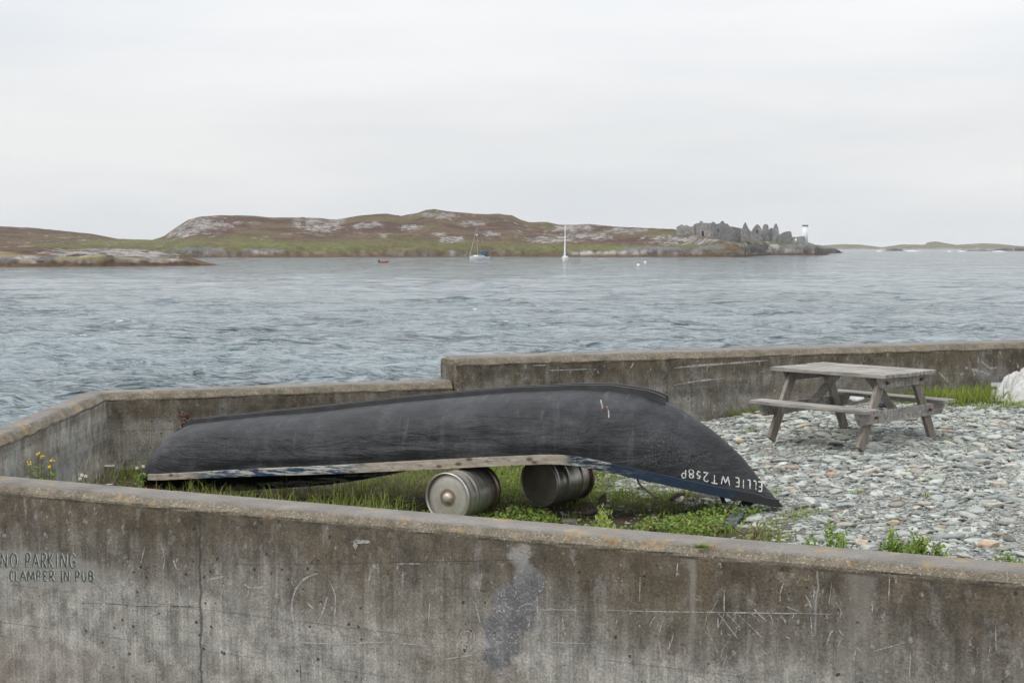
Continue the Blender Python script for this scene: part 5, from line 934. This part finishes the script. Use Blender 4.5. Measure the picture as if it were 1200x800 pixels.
def twigs(name, label, cat, px, py, base, behind, m, n, hh, seed):
    r = random.Random(seed); P = Vector(at_wall_foot(px, py, behind)); g = gz0(P.x, P.y); t = tag(empty(name, (P.x, P.y, g)), label, cat); H = P.z - g; mb = MB()
    for k in range(n):
        a = r.uniform(0, 2 * pi); s = r.uniform(.05, hh); p = [Vector((r.gauss(0, .03), r.gauss(0, .03), 0))]; d = Vector((cos(a) * s, sin(a) * s, 1)).normalized(); L = H * r.uniform(.6, 1.15)
        for i in range(4): p.append(p[-1] + (d + Vector((r.gauss(0, .18), r.gauss(0, .18), 0))).normalized() * L / 4)
        mb.tube(p, [.006, .005, .004, .003, .002], 4)
        for i in (2, 3):
            e_ = (d + Vector((r.gauss(0, .8), r.gauss(0, .8), .3))).normalized(); mb.tube([p[i], p[i] + e_ * L * .22, p[i] + e_ * L * .4 + Vector((0, 0, .02))], [.003, .0025, .0015], 4)
    mb.build('branches', m, t); return t, H
twigs('dry_bush', 'leafless grey brown bush of thin dry twigs in the corner of the walls', 'bush', 112, 530, 0, .75, DRY, 22, .55, 4)
t, H = twigs('dock_plant', 'dry red brown dock stalk standing behind the stern of the boat', 'plant', 217, 488, 0, 3.2, DRY, 3, .08, 5)
mb = MB()
for k in range(90): mb.lathe([(.001, .014), (.012, 0), (.001, -.014)], 5, off=(random.gauss(0, .022), random.gauss(0, .02), H * random.uniform(.68, 1.05)))
mb.build('seed_head', RED, t)
P = Vector(at_wall_foot(172, 571, 1.6)); t = tag(empty('dock_plant', (P.x, P.y, gz0(P.x, P.y))), 'low withered dock plant with dark red leaves at the stern tip of the boat', 'plant'); hz = P.z - t.location.z
leaf_cluster('leaves', [(random.gauss(0, .05), random.gauss(0, .05), hz * random.uniform(.5, 1.0)) for _ in range(14)], .016, t, r5, 5, .03, np.array([.12, .035, .025]))
MB().tube([(0, 0, 0), (.01, 0, hz * .9)], .008, 6).build('stem', DRY, t)
def bushy(px, py, behind, label, pxw, hh, n, name='weed_plant', seed=1, col=None):
    P = Vector(at_wall_foot(px, py, behind)); g = gz0(P.x, P.y); t = tag(empty(name, (P.x, P.y, g)), label, 'plant'); r = np.random.default_rng(seed); H = max(P.z - g, .15); W = pxw / 2 * P.y / F; pts = []; mb = MB()
    for k in range(int(n * 1.7)):
        a = r.normal(0, W * .55); b = r.normal(0, .09); h = H * r.uniform(.45, 1.1) * math.exp(-(a / W) ** 2 * .6); mb.tube([(a * .7, b * .6, 0), (a * .85, b * .8, h * .55), (a, b, h)], [.004, .003, .002], 4)
        pts += [(a * (.7 + .3 * f), b * f, h * f) for f in (.6, .72, .8, .88, .95, 1)]
    mb.build('stems', STEM, t); leaf_cluster('leaves', pts, .013, t, r, 16, .026, col); return t
bushy(1052, 630, .25, 'tall leafy weed with bright leaves behind the road wall on the shingle side', 26, .5, 14, seed=3)
bushy(1078, 641, .2, 'low leafy weed between the two taller weeds at the right part of the road wall', 44, .3, 14, seed=4)
bushy(1112, 636, .2, 'upright leafy weed right of the low one behind the road wall', 24, .3, 10, seed=5)
bushy(1180, 655, .2, 'tiny green weed peeping over the road wall at the far right', 20, .2, 5, seed=6)
bushy(707, 599, .5, 'bright yellow green leafy weed in front of the rusty iron', 14, .3, 6, seed=7, col=np.array([.24, .30, .07]))
bushy(952, 629, .15, 'leafy weed behind the road wall left of the peach stone', 18, .3, 7, seed=8)
bushy(982, 634, .15, 'small weed between the broad pale stone and the peach stone', 14, .3, 5, seed=9)
P = ground_hit(892, 628); 
bushy(886, 618, .35, 'weed with pinkish faded leaves at the edge of the shingle', 22, .3, 9, seed=10, col=np.array([.24, .22, .11]))
# tuft growing on the near wall's edge, and the drinking glass left on top of it
P = pr(823, 640); rr = np.random.default_rng(5); V, Fs, C = blades(rr.normal(0, .03, 130), rr.normal(0, .006, 130), np.zeros(130), rr.uniform(.015, .045, 130), np.full(130, .004), rr.uniform(.5, 1.6, 130), gcol(130, rr, .02), rr)
o = mesh('grass_tuft', V, Fs, LEAF, None, False, cols=C); o.location = (P.x, P.y - .004, P.z - .008); tag(o, 'tiny green grass tuft growing out of the front edge of the road wall', 'grass tuft')
gl = bpy.data.materials.new('clear_glass'); gl.use_nodes = True; b = gl.node_tree.nodes['Principled BSDF']; b.inputs['Transmission Weight'].default_value = 1; b.inputs['Roughness'].default_value = .02; b.inputs['IOR'].default_value = 1.05
P = at_z(128.5, 567, NW_TOP); o = MB().lathe([(.001, 0), (.027, 0), (.030, .006), (.036, .14), (.0345, .1415), (.033, .14), (.0275, .022), (.001, .018)], 40).build('drinking_glass', gl, None, True)
o.location = (P.x, P.y, NW_TOP + .001); MB().lathe([(.0352, .1395), (.0368, .1405), (.0352, .1425), (.0338, .1405), (.0352, .1395)], 40).build('rim', plain('rim_highlight_white', (.7, .72, .72), .15), o, True); tag(o, 'empty clear drinking glass standing on top of the road wall', 'glass')  # whitish opaque ring paints the highlight along the glass lip
